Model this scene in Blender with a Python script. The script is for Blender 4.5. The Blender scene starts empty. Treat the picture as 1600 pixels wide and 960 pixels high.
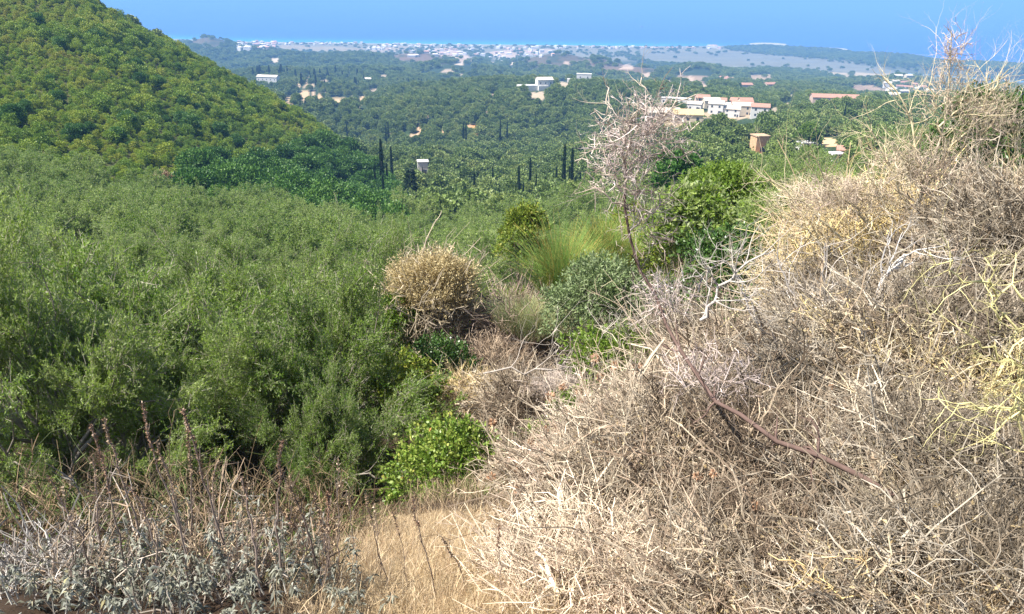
import bpy, math, random
import numpy as np
from mathutils import Vector, Matrix
R = math.radians
random.seed(7)
rng = np.random.default_rng(7)
scene = bpy.context.scene
col = scene.collection

# ------------------------------------------------------------------ camera, world, sun, exposure
CAM = np.array([0.0, 0.0, 200.0])
F_PX = 1160.0
PITCH, ROLL = R(22.98), R(1.0)
_f = np.array([0, math.cos(PITCH), -math.sin(PITCH)])
_r0 = np.array([1.0, 0, 0]); _u0 = np.array([0, math.sin(PITCH), math.cos(PITCH)])
C_R = _r0*math.cos(ROLL) + _u0*math.sin(ROLL)
C_U = np.cross(C_R, _f)
cam_d = bpy.data.cameras.new('camera'); cam = bpy.data.objects.new('camera', cam_d); col.objects.link(cam)
cam_d.sensor_width = 36.0; cam_d.lens = 36.0*F_PX/1600.0
cam_d.clip_start = 0.05; cam_d.clip_end = 150000.0
M = Matrix(((C_R[0], C_U[0], -_f[0], CAM[0]), (C_R[1], C_U[1], -_f[1], CAM[1]), (C_R[2], C_U[2], -_f[2], CAM[2]), (0, 0, 0, 1)))
cam.matrix_world = M
scene.camera = cam

SUN_DIR = np.array([-0.68, -0.22, 1.0]); SUN_DIR /= np.linalg.norm(SUN_DIR)
elev = math.asin(SUN_DIR[2]); azim = math.atan2(SUN_DIR[0], SUN_DIR[1])
w = bpy.data.worlds.new("World"); scene.world = w; w.use_nodes = True
nt = w.node_tree; nt.nodes.clear()
sky = nt.nodes.new('ShaderNodeTexSky'); sky.sky_type = 'NISHITA'; sky.sun_disc = False
sky.sun_elevation = elev; sky.sun_rotation = azim; sky.altitude = 200; sky.dust_density = 1.2
bg = nt.nodes.new('ShaderNodeBackground'); bg.inputs[1].default_value = 0.085
ow = nt.nodes.new('ShaderNodeOutputWorld')
nt.links.new(sky.outputs[0], bg.inputs[0]); nt.links.new(bg.outputs[0], ow.inputs[0])
sl = bpy.data.lights.new('sun', 'SUN'); sl.energy = 5.0; sl.angle = R(0.5); sl.color = (1.0, 0.95, 0.87)
so = bpy.data.objects.new('sun', sl); col.objects.link(so)
so.rotation_euler = Vector(-SUN_DIR).to_track_quat('-Z', 'Y').to_euler()
scene.view_settings.view_transform = 'Standard'; scene.view_settings.look = 'None'
scene.view_settings.exposure = 1.22; scene.view_settings.gamma = 1.0
scene.cycles.use_denoising = True
scene.cycles.max_bounces = 5; scene.cycles.diffuse_bounces = 3; scene.cycles.transmission_bounces = 3
scene.cycles.volume_bounces = 0; scene.cycles.transparent_max_bounces = 4
scene.cycles.sample_clamp_indirect = 6.0

# ------------------------------------------------------------------ helpers
def ray(px, py):
    d = _f*F_PX + C_R*(px-800.0) - C_U*(py-480.0)
    return d
def at(px, py, Y):                      # point at horizontal forward distance Y seen at pixel
    d = ray(px, py); return CAM + d*(Y/d[1])
def at_z(px, py, z):
    d = ray(px, py); return CAM + d*((z-CAM[2])/d[2])
def project(P):
    P = np.atleast_2d(P) - CAM
    q = P @ _f
    q = np.where(q < 1e-3, 1e-3, q)
    return 800 + F_PX*(P @ C_R)/q, 480 - F_PX*(P @ C_U)/q

def mesh_np(name, V, F, mats=None, attrs=None, smooth=False, mat_idx=None):
    """V (n,3); F list of arrays each (m,k)"""
    if not isinstance(F, list): F = [F]
    me = bpy.data.meshes.new(name)
    V = np.asarray(V, dtype=np.float32)
    me.vertices.add(len(V)); me.vertices.foreach_set('co', V.ravel())
    F = [np.asarray(f, dtype=np.int32) for f in F if len(f)]
    nl = sum(f.size for f in F); nf = sum(len(f) for f in F)
    me.loops.add(nl); me.loops.foreach_set('vertex_index', np.concatenate([f.ravel() for f in F]))
    tot = np.concatenate([np.full(len(f), f.shape[1], dtype=np.int32) for f in F])
    st = np.concatenate([[0], np.cumsum(tot)[:-1]]).astype(np.int32)
    me.polygons.add(nf); me.polygons.foreach_set('loop_start', st)
    me.polygons.foreach_set('use_smooth', np.full(nf, bool(smooth)))
    if mat_idx is not None: me.polygons.foreach_set('material_index', np.asarray(mat_idx, dtype=np.int32))
    for m in (mats or []): me.materials.append(m)
    me.update(calc_edges=True)
    for k, a in (attrs or {}).items():
        a = np.asarray(a, dtype=np.float32)
        if a.ndim == 1:
            at_ = me.attributes.new(k, 'FLOAT', 'POINT'); at_.data.foreach_set('value', a)
        else:
            at_ = me.attributes.new(k, 'FLOAT_COLOR', 'POINT')
            if a.shape[1] == 3: a = np.concatenate([a, np.ones((len(a), 1), dtype=np.float32)], 1)
            at_.data.foreach_set('color', a.ravel())
    return me
def link(name, me, parent=None, loc=None):
    o = bpy.data.objects.new(name, me); col.objects.link(o)
    if parent is not None: o.parent = parent
    if loc is not None: o.location = loc
    return o
def tag(o, label=None, cat=None, group=None, kind=None):
    if label: o['label'] = label
    if cat: o['category'] = cat
    if group: o['group'] = group
    if kind: o['kind'] = kind
    return o
def empty(name, loc, rz=0.0, label=None, cat=None, group=None, s=1.0):
    o = bpy.data.objects.new(name, None); col.objects.link(o)
    o.location = loc; o.rotation_euler = (0, 0, rz); o.scale = (s, s, s) if np.isscalar(s) else s
    o.empty_display_size = 0.2
    return tag(o, label, cat, group)
def copy_thing(root, loc, rz, s, label, cat, group):
    r = root.copy(); col.objects.link(r); r.location = loc; r.rotation_euler = (0, 0, rz)
    r.scale = (s, s, s) if np.isscalar(s) else s
    tag(r, label, cat, group)
    for ch in list(root.children):
        c = ch.copy(); col.objects.link(c); c.parent = r
    return r

# ---- value noise
_perm = rng.random((256, 256))
def vnoise(x, y):
    x = np.asarray(x, float); y = np.asarray(y, float)
    xi = np.floor(x).astype(int); yi = np.floor(y).astype(int)
    xf = x-xi; yf = y-yi
    xf = xf*xf*(3-2*xf); yf = yf*yf*(3-2*yf)
    a = _perm[xi & 255, yi & 255]; b = _perm[(xi+1) & 255, yi & 255]
    c = _perm[xi & 255, (yi+1) & 255]; d = _perm[(xi+1) & 255, (yi+1) & 255]
    return (a*(1-xf)+b*xf)*(1-yf) + (c*(1-xf)+d*xf)*yf
def fbm(x, y, o=4):
    s = 0; a = 0.5
    for i in range(o):
        s = s + a*vnoise(x*2**i+17.3*i, y*2**i-9.1*i); a *= 0.5
    return s/(1-0.5**o)
def sstep(a, b, x):
    t = np.clip((x-a)/(b-a), 0, 1); return t*t*(3-2*t)
def inpoly(px, py, poly):
    px = np.asarray(px); py = np.asarray(py); ins = np.zeros(px.shape, bool)
    n = len(poly)
    for i in range(n):
        x0, y0 = poly[i]; x1, y1 = poly[(i+1) % n]
        c = ((y0 > py) != (y1 > py)) & (px < (x1-x0)*(py-y0)/((y1-y0)+1e-12)+x0)
        ins ^= c
    return ins

# ------------------------------------------------------------------ materials
def newmat(name):
    m = bpy.data.materials.new(name); m.use_nodes = True; n = m.node_tree; n.nodes.clear()
    out = n.nodes.new('ShaderNodeOutputMaterial'); return m, n, out
def ramp(n, stops, fac=None, interp='LINEAR'):
    r = n.nodes.new('ShaderNodeValToRGB'); r.color_ramp.interpolation = interp
    e = r.color_ramp.elements
    while len(e) > 1: e.remove(e[-1])
    e[0].position = stops[0][0]; e[0].color = (*stops[0][1], 1)
    for p, c in stops[1:]:
        k = e.new(p); k.color = (*c, 1)
    if fac is not None: n.links.new(fac, r.inputs[0])
    return r
def mth(n, op, a, b=None, c=None):
    m = n.nodes.new('ShaderNodeMath'); m.operation = op
    for i, v in enumerate((a, b, c)):
        if v is None: continue
        if isinstance(v, (int, float)): m.inputs[i].default_value = v
        else: n.links.new(v, m.inputs[i])
    return m.outputs[0]
def leaf_mat(name, stops, back=None, trans=0.3, wscale=0.0, wamp=0.0, rough=0.5, orand=0.5, spec=0.35):
    m, n, out = newmat(name)
    a = n.nodes.new('ShaderNodeAttribute'); a.attribute_name = 'tint'
    oi = n.nodes.new('ShaderNodeObjectInfo')
    v = mth(n, 'MULTIPLY_ADD', a.outputs['Fac'], 1-orand-wamp, 0.0)
    v = mth(n, 'MULTIPLY_ADD', oi.outputs['Random'], orand, v)
    if wamp > 0:
        g = n.nodes.new('ShaderNodeNewGeometry'); nz = n.nodes.new('ShaderNodeTexNoise')
        nz.inputs['Scale'].default_value = wscale; nz.inputs['Detail'].default_value = 3
        n.links.new(g.outputs['Position'], nz.inputs['Vector'])
        q = mth(n, 'MULTIPLY_ADD', nz.outputs['Fac'], 2.4, -0.7)
        q = mth(n, 'MAXIMUM', mth(n, 'MINIMUM', q, 1.0), 0.0)
        v = mth(n, 'MULTIPLY_ADD', q, wamp, v)
    rp = ramp(n, stops, v)
    c = rp.outputs[0]
    if back is not None:
        g2 = n.nodes.new('ShaderNodeNewGeometry'); mx = n.nodes.new('ShaderNodeMix'); mx.data_type = 'RGBA'
        n.links.new(g2.outputs['Backfacing'], mx.inputs[0]); n.links.new(c, mx.inputs[6]); mx.inputs[7].default_value = (*back, 1)
        c = mx.outputs[2]
    p = n.nodes.new('ShaderNodeBsdfPrincipled'); n.links.new(c, p.inputs['Base Color'])
    p.inputs['Roughness'].default_value = rough; p.inputs['Specular IOR Level'].default_value = spec
    t = n.nodes.new('ShaderNodeBsdfTranslucent'); n.links.new(c, t.inputs[0])
    ms = n.nodes.new('ShaderNodeMixShader'); ms.inputs[0].default_value = trans
    n.links.new(p.outputs[0], ms.inputs[1]); n.links.new(t.outputs[0], ms.inputs[2]); n.links.new(ms.outputs[0], out.inputs[0])
    return m
def simple_mat(name, colr, rough=0.8, var=0.15, scale=8.0, coord='Object'):
    m, n, out = newmat(name)
    tc = n.nodes.new('ShaderNodeTexCoord'); nz = n.nodes.new('ShaderNodeTexNoise')
    nz.inputs['Scale'].default_value = scale; nz.inputs['Detail'].default_value = 5
    n.links.new(tc.outputs[coord], nz.inputs['Vector'])
    c = np.array(colr)
    rp = ramp(n, [(0.3, tuple(c*(1-var))), (0.7, tuple(np.clip(c*(1+var), 0, 1)))], nz.outputs['Fac'])
    p = n.nodes.new('ShaderNodeBsdfPrincipled'); n.links.new(rp.outputs[0], p.inputs['Base Color'])
    p.inputs['Roughness'].default_value = rough; p.inputs['Specular IOR Level'].default_value = 0.25
    n.links.new(p.outputs[0], out.inputs[0]); return m
def attr_mat(name, rough=0.75, noise_amp=0.0, noise_scale=50.0, trans=0.0, spec=0.2):
    m, n, out = newmat(name)
    a = n.nodes.new('ShaderNodeAttribute'); a.attribute_name = 'Col'
    c = a.outputs['Color']
    if noise_amp > 0:
        g = n.nodes.new('ShaderNodeNewGeometry'); nz = n.nodes.new('ShaderNodeTexNoise')
        nz.inputs['Scale'].default_value = noise_scale; nz.inputs['Detail'].default_value = 6
        n.links.new(g.outputs['Position'], nz.inputs['Vector'])
        f = mth(n, 'MULTIPLY_ADD', nz.outputs['Fac'], 2*noise_amp, 1-noise_amp)
        h = n.nodes.new('ShaderNodeVectorMath'); h.operation = 'SCALE'
        n.links.new(c, h.inputs[0]); n.links.new(f, h.inputs['Scale']); c = h.outputs[0]
    p = n.nodes.new('ShaderNodeBsdfPrincipled'); n.links.new(c, p.inputs['Base Color'])
    p.inputs['Roughness'].default_value = rough; p.inputs['Specular IOR Level'].default_value = spec
    if trans > 0:
        t = n.nodes.new('ShaderNodeBsdfTranslucent'); n.links.new(c, t.inputs[0])
        ms = n.nodes.new('ShaderNodeMixShader'); ms.inputs[0].default_value = trans
        n.links.new(p.outputs[0], ms.inputs[1]); n.links.new(t.outputs[0], ms.inputs[2]); n.links.new(ms.outputs[0], out.inputs[0])
    else:
        n.links.new(p.outputs[0], out.inputs[0])
    return m

# ------------------------------------------------------------------ terrain
coast_px = [(-500, 56), (0, 58), (280, 62), (370, 66), (600, 69), (800, 71), (1000, 73), (1130, 74), (1200, 73), (1300, 80), (1450, 99), (1600, 109), (1900, 135)]
_cw = np.array([at_z(x, y, 0.0) for x, y in coast_px])
_cu = _cw[:, 0]/_cw[:, 1]; _cy = _cw[:, 1]
def coastY(u): return np.interp(u, _cu, _cy)

# far hills: (px, py of top, depth, sigma across in px, sigma along m)
far_hills = [(325, 57, 2100, 38, 260), (400, 78, 1950, 55, 200), (480, 86, 1700, 80, 180), (560, 84, 1750, 60, 200), (650, 84, 1850, 70, 180), (560, 104, 1250, 90, 130), (440, 108, 1150, 70, 120),
             (700, 100, 1400, 60, 140), (870, 84, 1750, 50, 200), (930, 90, 1650, 40, 180), (980, 101, 1450, 60, 150), (1085, 102, 1500, 38, 140),
             (1200, 68, 3600, 60, 260), (1290, 74, 3300, 60, 260), (1390, 86, 2750, 70, 220), (1500, 99, 2350, 90, 200), (1640, 106, 2150, 90, 180),
             (1160, 128, 1050, 70, 110), (1260, 132, 1000, 60, 110), (1320, 128, 1250, 40, 90), (1410, 122, 1400, 50, 90), (1570, 138, 1100, 60, 110), (1680, 134, 1100, 60, 110)]
def base_far(u, Y):
    Yn = Y*3450.0/coastY(u)
    return np.interp(Yn, [0, 900, 1300, 1900, 2600, 3100, 3450, 3500, 3600], [110, 100, 66, 34, 10, 4, 2.0, -1.0, -8])
def far_h(X, Y):
    u = X/np.maximum(Y, 1.0); z = base_far(u, Y)
    for px, py, d, sx, sy in far_hills:
        p = at(px, py+1, d); uh = p[0]/p[1]
        hz = p[2]-base_far(np.array(uh), np.array(d)); 
        if hz <= 0: continue
        r2 = ((u-uh)*F_PX/1.08/sx)**2 + ((Y-d)/sy)**2
        z = np.maximum(z, base_far(u, Y) + hz*np.exp(-0.5*r2))+0.0
    rough_ = (fbm(X/180.0, Y/180.0)-0.5)*14*sstep(0.0, 30.0, z)
    return z + rough_
cps = [  # (px, py, forward distance)
 (0, 960, 1.9), (400, 960, 1.8), (800, 960, 1.9), (1200, 960, 1.75), (1600, 960, 1.5), (-300, 960, 2.0), (1900, 960, 1.4),
 (150, 900, 2.5), (620, 890, 2.7), (450, 860, 3.1), (620, 822, 4.1), (300, 850, 3.2), (100, 850, 3.2), (780, 830, 3.4), (900, 800, 3.6), (-200, 860, 3.0),
 (550, 790, 7.5), (400, 765, 9), (150, 780, 8.5), (-200, 780, 8.5), (700, 765, 6.4), (800, 700, 8),
 (200, 660, 15), (200, 545, 25), (200, 440, 45), (200, 350, 85), (-200, 660, 15), (-200, 500, 27), (-200, 380, 60),
 (450, 640, 16), (450, 530, 27), (450, 430, 50), (450, 370, 85), (450, 335, 120),
 (700, 620, 15), (700, 525, 32), (700, 450, 60), (700, 392, 100), (700, 350, 150), (850, 520, 32), (850, 445, 60), (850, 385, 105), (850, 340, 160),
 (800, 650, 12), (950, 650, 8.5), (950, 570, 16), (950, 470, 35), (950, 410, 65), (950, 350, 120), (950, 305, 200),
 (1100, 600, 6), (1100, 800, 3.2), (1100, 505, 14), (1100, 440, 35), (1100, 372, 75), (1100, 300, 150), (1100, 240, 240),
 (1300, 500, 8), (1300, 750, 2.8), (1300, 440, 18), (1250, 385, 55), (1250, 322, 100), (1280, 278, 150), (1250, 240, 230),
 (1450, 400, 11), (1450, 600, 4.2), (1450, 365, 25), (1450, 310, 60), (1450, 258, 150), (1450, 220, 280),
 (1600, 400, 9), (1600, 600, 3.2), (1600, 300, 15), (1600, 285, 26), (1600, 270, 70), (1600, 236, 180), (1600, 212, 300), (1900, 400, 8), (1900, 250, 40), (1900, 210, 300),
 # left hill
 (250, 312, 105), (0, 250, 100), (0, 160, 135), (0, 90, 165), (0, 20, 205), (100, -10, 235), (160, 14, 245), (220, 55, 250), (290, 86, 255), (350, 114, 262), (420, 150, 270),
 (480, 186, 262), (530, 218, 250), (575, 262, 225), (600, 310, 190), (200, 110, 195), (200, 200, 145), (200, 275, 115), (350, 180, 205), (350, 255, 155), (350, 318, 122),
 (500, 250, 205), (500, 315, 150), (560, 330, 165), (-200, 100, 140), (-200, 0, 190), (-300, -60, 230), (-100, -60, 260), (0, -60, 280),
 (160, 50, 330), (290, 110, 340), (420, 175, 350), (530, 235, 320), (590, 300, 250), (0, 0, 400), (200, 110, 500), (-200, 0, 420), (-300, -20, 700),
 (350, 160, 600), (400, 140, 850), (450, 178, 560),
 # valley
 (640, 310, 210), (662, 292, 250), (620, 300, 250), (700, 240, 340), (700, 190, 460), (700, 143, 660), (560, 225, 470), (500, 178, 680), (575, 142, 930), (420, 137, 900), (500, 145, 850),
 (640, 128, 760), (750, 121, 770), (850, 122, 750), (900, 130, 700), (950, 128, 730), (1010, 152, 620), (1070, 166, 520), (850, 205, 480), (850, 265, 330), (850, 300, 240), (950, 225, 400), (950, 180, 520), (780, 160, 620),
 (750, 140, 950), (850, 140, 950), (950, 140, 950), (640, 140, 950),
 (1050, 190, 330), (1140, 184, 470), (1190, 184, 470), (1070, 172, 450), (1250, 190, 400), (1350, 188, 420), (1140, 210, 300), (1100, 158, 640), (1200, 158, 640), (1300, 160, 700), (1400, 162, 700), (1500, 172, 620), (1600, 172, 600), (1900, 180, 600), (1450, 185, 420),
]
pts = [at(*c) for c in cps]
pts += [np.array([0, -4, 198.5]), np.array([-4, -4, 198.4]), np.array([4, -4, 198.7]), np.array([0, 0, 198.3]), np.array([2.5, 0.5, 198.4]), np.array([-2.5, 0, 198.2])]
for uu in np.linspace(-1.2, 1.2, 13):
    for YY in (1080, 1400):
        X_ = uu*YY; pts.append(np.array([X_, YY, float(far_h(np.array(X_), np.array(YY)))]))
pts = np.array(pts)
UO = 4.5
def uv_of(X, Y): return X/(Y+UO)*2.2, np.log(Y+UO)
cu, cv = uv_of(pts[:, 0], pts[:, 1]); cval = (pts[:, 2]-CAM[2])/(pts[:, 1]+UO)
D = np.sqrt((cu[:, None]-cu[None])**2+(cv[:, None]-cv[None])**2)
n_ = len(pts); A = np.zeros((n_+3, n_+3)); A[:n_, :n_] = D + np.eye(n_)*-0.004
A[:n_, n_] = 1; A[:n_, n_+1] = cu; A[:n_, n_+2] = cv; A[n_:, :n_] = A[:n_, n_:].T
sol = np.linalg.solve(A, np.concatenate([cval, [0, 0, 0]]))
def near_h(X, Y):
    sh = X.shape; X = X.ravel(); Y = Y.ravel(); out = np.empty(len(X))
    for i in range(0, len(X), 20000):
        a, b = uv_of(X[i:i+20000], Y[i:i+20000])
        d = np.sqrt((a[:, None]-cu[None])**2+(b[:, None]-cv[None])**2)
        out[i:i+20000] = d @ sol[:n_] + sol[n_] + sol[n_+1]*a + sol[n_+2]*b
    return (out*(Y+UO)+CAM[2]).reshape(sh)
NU, NV = 700, 620
gu = np.linspace(-1.25, 1.25, NU); gv = np.linspace(math.log(0.6), math.log(5600+UO), NV)
GU, GV = np.meshgrid(gu, gv)
GY = np.exp(GV)-UO; GX = GU*(GY+UO)
GZ = near_h(GX, np.minimum(GY, 1400.0))
FZ = far_h(GX, np.maximum(GY, 400))
t = sstep(850, 1100, GY); GZ = GZ*(1-t)+FZ*t
amp = np.clip(GY*0.012, 0.02, 3.0)*sstep(0, 20, GZ)
GZ = GZ + (fbm(GX/np.clip(GY*0.12, 0.4, 60)+3, GY/np.clip(GY*0.12, 0.4, 60))-0.5)*amp*(GY > -1)*(GY < 1200)
GZ = GZ + (fbm(GX/105+2.2, GY/150+1.1, 3)-0.5)*30*sstep(230, 420, GY)*(1-sstep(800, 1000, GY))
def ground(X, Y):
    X = np.asarray(X, float); Y = np.asarray(Y, float)
    a = (X/(Y+UO)-gu[0])/(gu[1]-gu[0]); b = (np.log(np.maximum(Y+UO, 0.61))-gv[0])/(gv[1]-gv[0])
    a = np.clip(a, 0, NU-1.001); b = np.clip(b, 0, NV-1.001)
    i = a.astype(int); j = b.astype(int); fa = a-i; fb = b-j
    return (GZ[j, i]*(1-fa)+GZ[j, i+1]*fa)*(1-fb)+(GZ[j+1, i]*(1-fa)+GZ[j+1, i+1]*fa)*fb
def hit(px, py, y0=1.0, y1=5000.0):
    """first ground point seen at a pixel between two distances"""
    d = ray(px, py); ys = np.exp(np.linspace(math.log(y0), math.log(y1), 1500))
    P = CAM[None]+d[None]*(ys/d[1])[:, None]
    below = P[:, 2] <= ground(P[:, 0], P[:, 1])
    k = int(np.argmax(below)) if below.any() else len(ys)-1
    p = P[k]; return np.array([p[0], p[1], float(ground(p[0], p[1]))])
def visible(P, extra=0.0):
    """is a point (n,3) seen over the bare terrain"""
    ok = np.ones(len(P), bool)
    for s in np.linspace(0.12, 0.97, 50):
        Q = CAM[None]*(1-s)+P*s
        ok &= Q[:, 2]+extra > ground(Q[:, 0], Q[:, 1])
    return ok

# terrain colours (ground colours: straw, fields, woodland floor; near soil darkened for shade)
PXg, PYg = project(np.stack([GX.ravel(), GY.ravel(), GZ.ravel()], 1)); PXg = PXg.reshape(GX.shape); PYg = PYg.reshape(GX.shape)
def mixc(a, b, t): return a*(1-t[..., None])+np.array(b)*t[..., None]
straw = np.array([0.28, 0.21, 0.13]); soil = np.array([0.15, 0.095, 0.06]); floor_ = np.array([0.055, 0.065, 0.028]); wood = np.array([0.030, 0.052, 0.020])
GC = np.ones(GX.shape+(3,))*straw
nz1 = fbm(GX/1.3, GY/1.3)
GC = mixc(GC, (0.33, 0.25, 0.14), sstep(0.45, 0.65, nz1)*0.6)
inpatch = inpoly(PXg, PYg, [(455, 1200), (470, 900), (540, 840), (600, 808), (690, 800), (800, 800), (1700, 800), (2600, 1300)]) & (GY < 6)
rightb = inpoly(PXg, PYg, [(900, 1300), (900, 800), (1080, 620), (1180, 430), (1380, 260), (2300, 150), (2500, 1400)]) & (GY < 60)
GC[~(inpatch | rightb)] = np.array([0.045, 0.030, 0.020])  # soil outside the straw: shade under the olives painted into its colour
GC = mixc(GC, (0.30, 0.22, 0.13), rightb.astype(float)*0.6)
nz2 = fbm(GX/9.0, GY/9.0)
GC = mixc(GC, floor_, sstep(16, 30, GY)*sstep(0.3, 0.55, nz2+0.15))
GC = mixc(GC, wood, sstep(60, 120, GY)*0.9)
hill_poly = [(-400, -300), (160, -30), (290, 75), (420, 140), (530, 205), (600, 290), (600, 330), (0, 300), (-400, 300)]
onhill = inpoly(PXg, PYg, hill_poly) & (GY < 300) & (GY > 85)
GC[onhill] = mixc(GC[onhill], (0.085, 0.085, 0.030), np.ones(onhill.sum())*0.8)
farw = np.array([0.030, 0.050, 0.026])
GC = mixc(GC, farw, sstep(500, 900, GY))
plain = np.array([0.20, 0.185, 0.125])
tp = sstep(22, 8, GZ)*sstep(1500, 1900, GY); GC = mixc(GC, plain, tp)
# scrubby tan hills
for (hx, hy, dd, rx, ry, s) in [(650, 90, 1850, 45, 10, .75), (325, 63, 2100, 35, 10, .45), (870, 92, 1750, 60, 12, .45), (960, 100, 1550, 45, 12, .55), (1000, 108, 1400, 45, 9, .6), (1380, 90, 2700, 70, 5, .7), (1310, 80, 3200, 40, 4, .8)]:
    m_ = np.exp(-(((PXg-hx)/rx)**2+((PYg-hy)/ry)**2)*1.0)*(np.abs(GY-dd) < 500)
    GC = mixc(GC, (0.15, 0.105, 0.075), np.clip(m_*2.0, 0, 1)*s*(0.4+0.9*(fbm(GX/40, GY/40) > 0.45)))
fields = [  # polygons of farmed ground as seen, minimum distance, colour
 ([(428, 80), (440, 71), (520, 73), (572, 76), (560, 82), (500, 80)], 1700, (0.27, 0.22, 0.14)),
 ([(572, 82), (590, 74), (640, 73), (655, 79), (610, 82)], 1700, (0.30, 0.24, 0.16)),
 ([(672, 76), (712, 75), (745, 97), (716, 97), (690, 88)], 1700, (0.42, 0.31, 0.22)),
 ([(758, 82), (800, 78), (812, 90), (780, 92)], 1700, (0.42, 0.31, 0.22)),
 ([(815, 78), (870, 76), (850, 84), (820, 86)], 1700, (0.38, 0.29, 0.21)),
 ([(1000, 82), (1150, 82), (1440, 112), (1420, 120), (1200, 108), (1060, 102), (1005, 95)], 1600, (0.17, 0.165, 0.125)),
 ([(1128, 75), (1200, 58), (1300, 64), (1600, 96), (1750, 106), (1750, 132), (1440, 104), (1300, 93), (1180, 84)], 1600, (0.035, 0.05, 0.03)),
 ([(1285, 113), (1400, 116), (1395, 124), (1300, 120)], 1300, (0.36, 0.29, 0.19)),
 ([(1110, 105), (1180, 106), (1190, 111), (1125, 109)], 1300, (0.45, 0.37, 0.27)),
 ([(1330, 132), (1400, 140), (1395, 150), (1330, 146)], 700, (0.30, 0.23, 0.16)),
 ([(1060, 118), (1105, 118), (1095, 140), (1040, 150), (1035, 142)], 700, (0.25, 0.18, 0.12)),
 ([(1160, 118), (1205, 116), (1212, 134), (1170, 138)], 700, (0.30, 0.22, 0.14)),
]
for poly, ymin, c in fields:
    m_ = inpoly(PXg, PYg, poly) & (GY > ymin)
    nzf = fbm(GX/60+5, GY/25)
    GC[m_] = np.array(c)*(0.75+0.5*nzf[m_])[:, None]
clear_spots = [(662, 290, 7, 22, (0.42, 0.27, 0.17)), (655, 205, 5, 10, (.42, .27, .17)), (690, 208, 3, 4, (.42, .27, .17)), (742, 205, 5, 10, (.55, .27, .12)), (733, 195, 3, 4, (.45, .28, .16)), (645, 213, 6, 4, (.42, .30, .2)),
               (1184, 232, 12, 15, (.50, .27, .14)), (1120, 282, 10, 10, (.50, .30, .17)), (1290, 222, 28, 7, (.55, .40, .22)), (472, 118, 4, 3, (.40, .30, .2)), (483, 121, 3, 3, (.40, .30, .2)), (490, 134, 3, 4, (.40, .30, .2)), (481, 130, 3, 6, (.40, .30, .2)), (466, 133, 3, 4, (.40, .30, .2)), (505, 126, 8, 2, (.34, .26, .18)), (475, 136, 3, 3, (.40, .30, .2)), (515, 131, 6, 2, (.34, .26, .18)), (585, 142, 10, 3, (.3, .24, .17)), (600, 120, 8, 3, (.3, .24, .17)), (700, 112, 9, 3, (.32, .25, .18)), (720, 118, 6, 2, (.32, .25, .18)), (430, 95, 8, 4, (.4, .33, .25)), (770, 150, 8, 3, (.3, .22, .15)), (930, 165, 6, 3, (.3, .22, .15)), (1230, 165, 12, 4, (.3, .24, .17)), (1210, 172, 8, 4, (.3, .24, .17)), (1330, 172, 8, 6, (.3, .24, .17)), (1270, 172, 8, 5, (.3, .24, .17)), (1350, 140, 25, 6, (.28, .2, .14)), (475, 152, 10, 14, (.42, .3, .18)), (500, 158, 6, 10, (.42, .3, .18)), (450, 160, 9, 8, (.42, .3, .18)), (530, 157, 12, 6, (.42, .3, .18)), (565, 155, 8, 5, (.42, .3, .18)),
               (840, 150, 20, 6, (.35, .28, .2)), (668, 185, 3, 6, (.42, .3, .2)), (632, 150, 2, 8, (.35, .3, .2)), (760, 175, 4, 3, (.4, .3, .2)), (560, 165, 3, 5, (.4, .3, .2)), (550, 152, 4, 3, (.4, .3, .2)), (490, 150, 3, 7, (.42, .3, .2)), (510, 148, 3, 5, (.42, .3, .2)), (545, 120, 3, 3, (.4, .3, .2)), (610, 205, 3, 5, (.4, .3, .2)), (980, 105, 10, 4, (.4, .3, .22)), (1010, 118, 8, 4, (.4, .3, .22)), (1045, 128, 6, 3, (.4, .3, .22)), (1080, 125, 5, 7, (.38, .28, .2)), (1100, 135, 8, 3, (.38, .28, .2)), (885, 100, 4, 3, (.38, .28, .2)), (770, 97, 6, 3, (.5, .4, .3)), (800, 100, 5, 2, (.5, .4, .3)), (720, 100, 6, 2, (.5, .4, .3)), (1235, 150, 10, 2, (.3, .24, .18)), (1450, 165, 12, 3, (.3, .24, .18)), (880, 133, 14, 5, (.35, .28, .2)), (1140, 180, 70, 6, (.36, .27, .18)), (1055, 190, 45, 8, (.3, .25, .15))]
for (sx, sy, rx, ry, c) in clear_spots:
    e = ((PXg-sx)/rx)**2+((PYg-sy)/ry)**2 + (fbm(GX/6, GY/6)-0.5)*2.0
    GC = mixc(GC, c, (e < 1.0).astype(float)*(GY > 80)*(GY < 2200))
# sea bed near the shore
GC = mixc(GC, (0.45, 0.40, 0.30), sstep(3.0, 1.0, GZ)*(GY > 1500))
idx = np.arange(NU*NV).reshape(NV, NU)
quads = np.stack([idx[:-1, :-1].ravel(), idx[:-1, 1:].ravel(), idx[1:, 1:].ravel(), idx[1:, :-1].ravel()], 1)
def ground_mat():
    m = attr_mat('earth_and_dry_ground', rough=0.95, noise_amp=0.35, noise_scale=2.0, spec=0.1)
    n = m.node_tree; p = [x for x in n.nodes if x.type == 'BSDF_PRINCIPLED'][0]
    g = n.nodes.new('ShaderNodeNewGeometry'); nz = n.nodes.new('ShaderNodeTexNoise'); nz.inputs['Scale'].default_value = 14; nz.inputs['Detail'].default_value = 8
    n.links.new(g.outputs['Position'], nz.inputs['Vector']); b = n.nodes.new('ShaderNodeBump'); b.inputs['Strength'].default_value = 0.5; b.inputs['Distance'].default_value = 0.05
    n.links.new(nz.outputs['Fac'], b.inputs['Height']); n.links.new(b.outputs[0], p.inputs['Normal']); return m
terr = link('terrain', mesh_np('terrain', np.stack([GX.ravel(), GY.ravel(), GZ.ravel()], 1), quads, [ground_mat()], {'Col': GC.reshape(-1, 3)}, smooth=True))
tag(terr, kind='structure')

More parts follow.
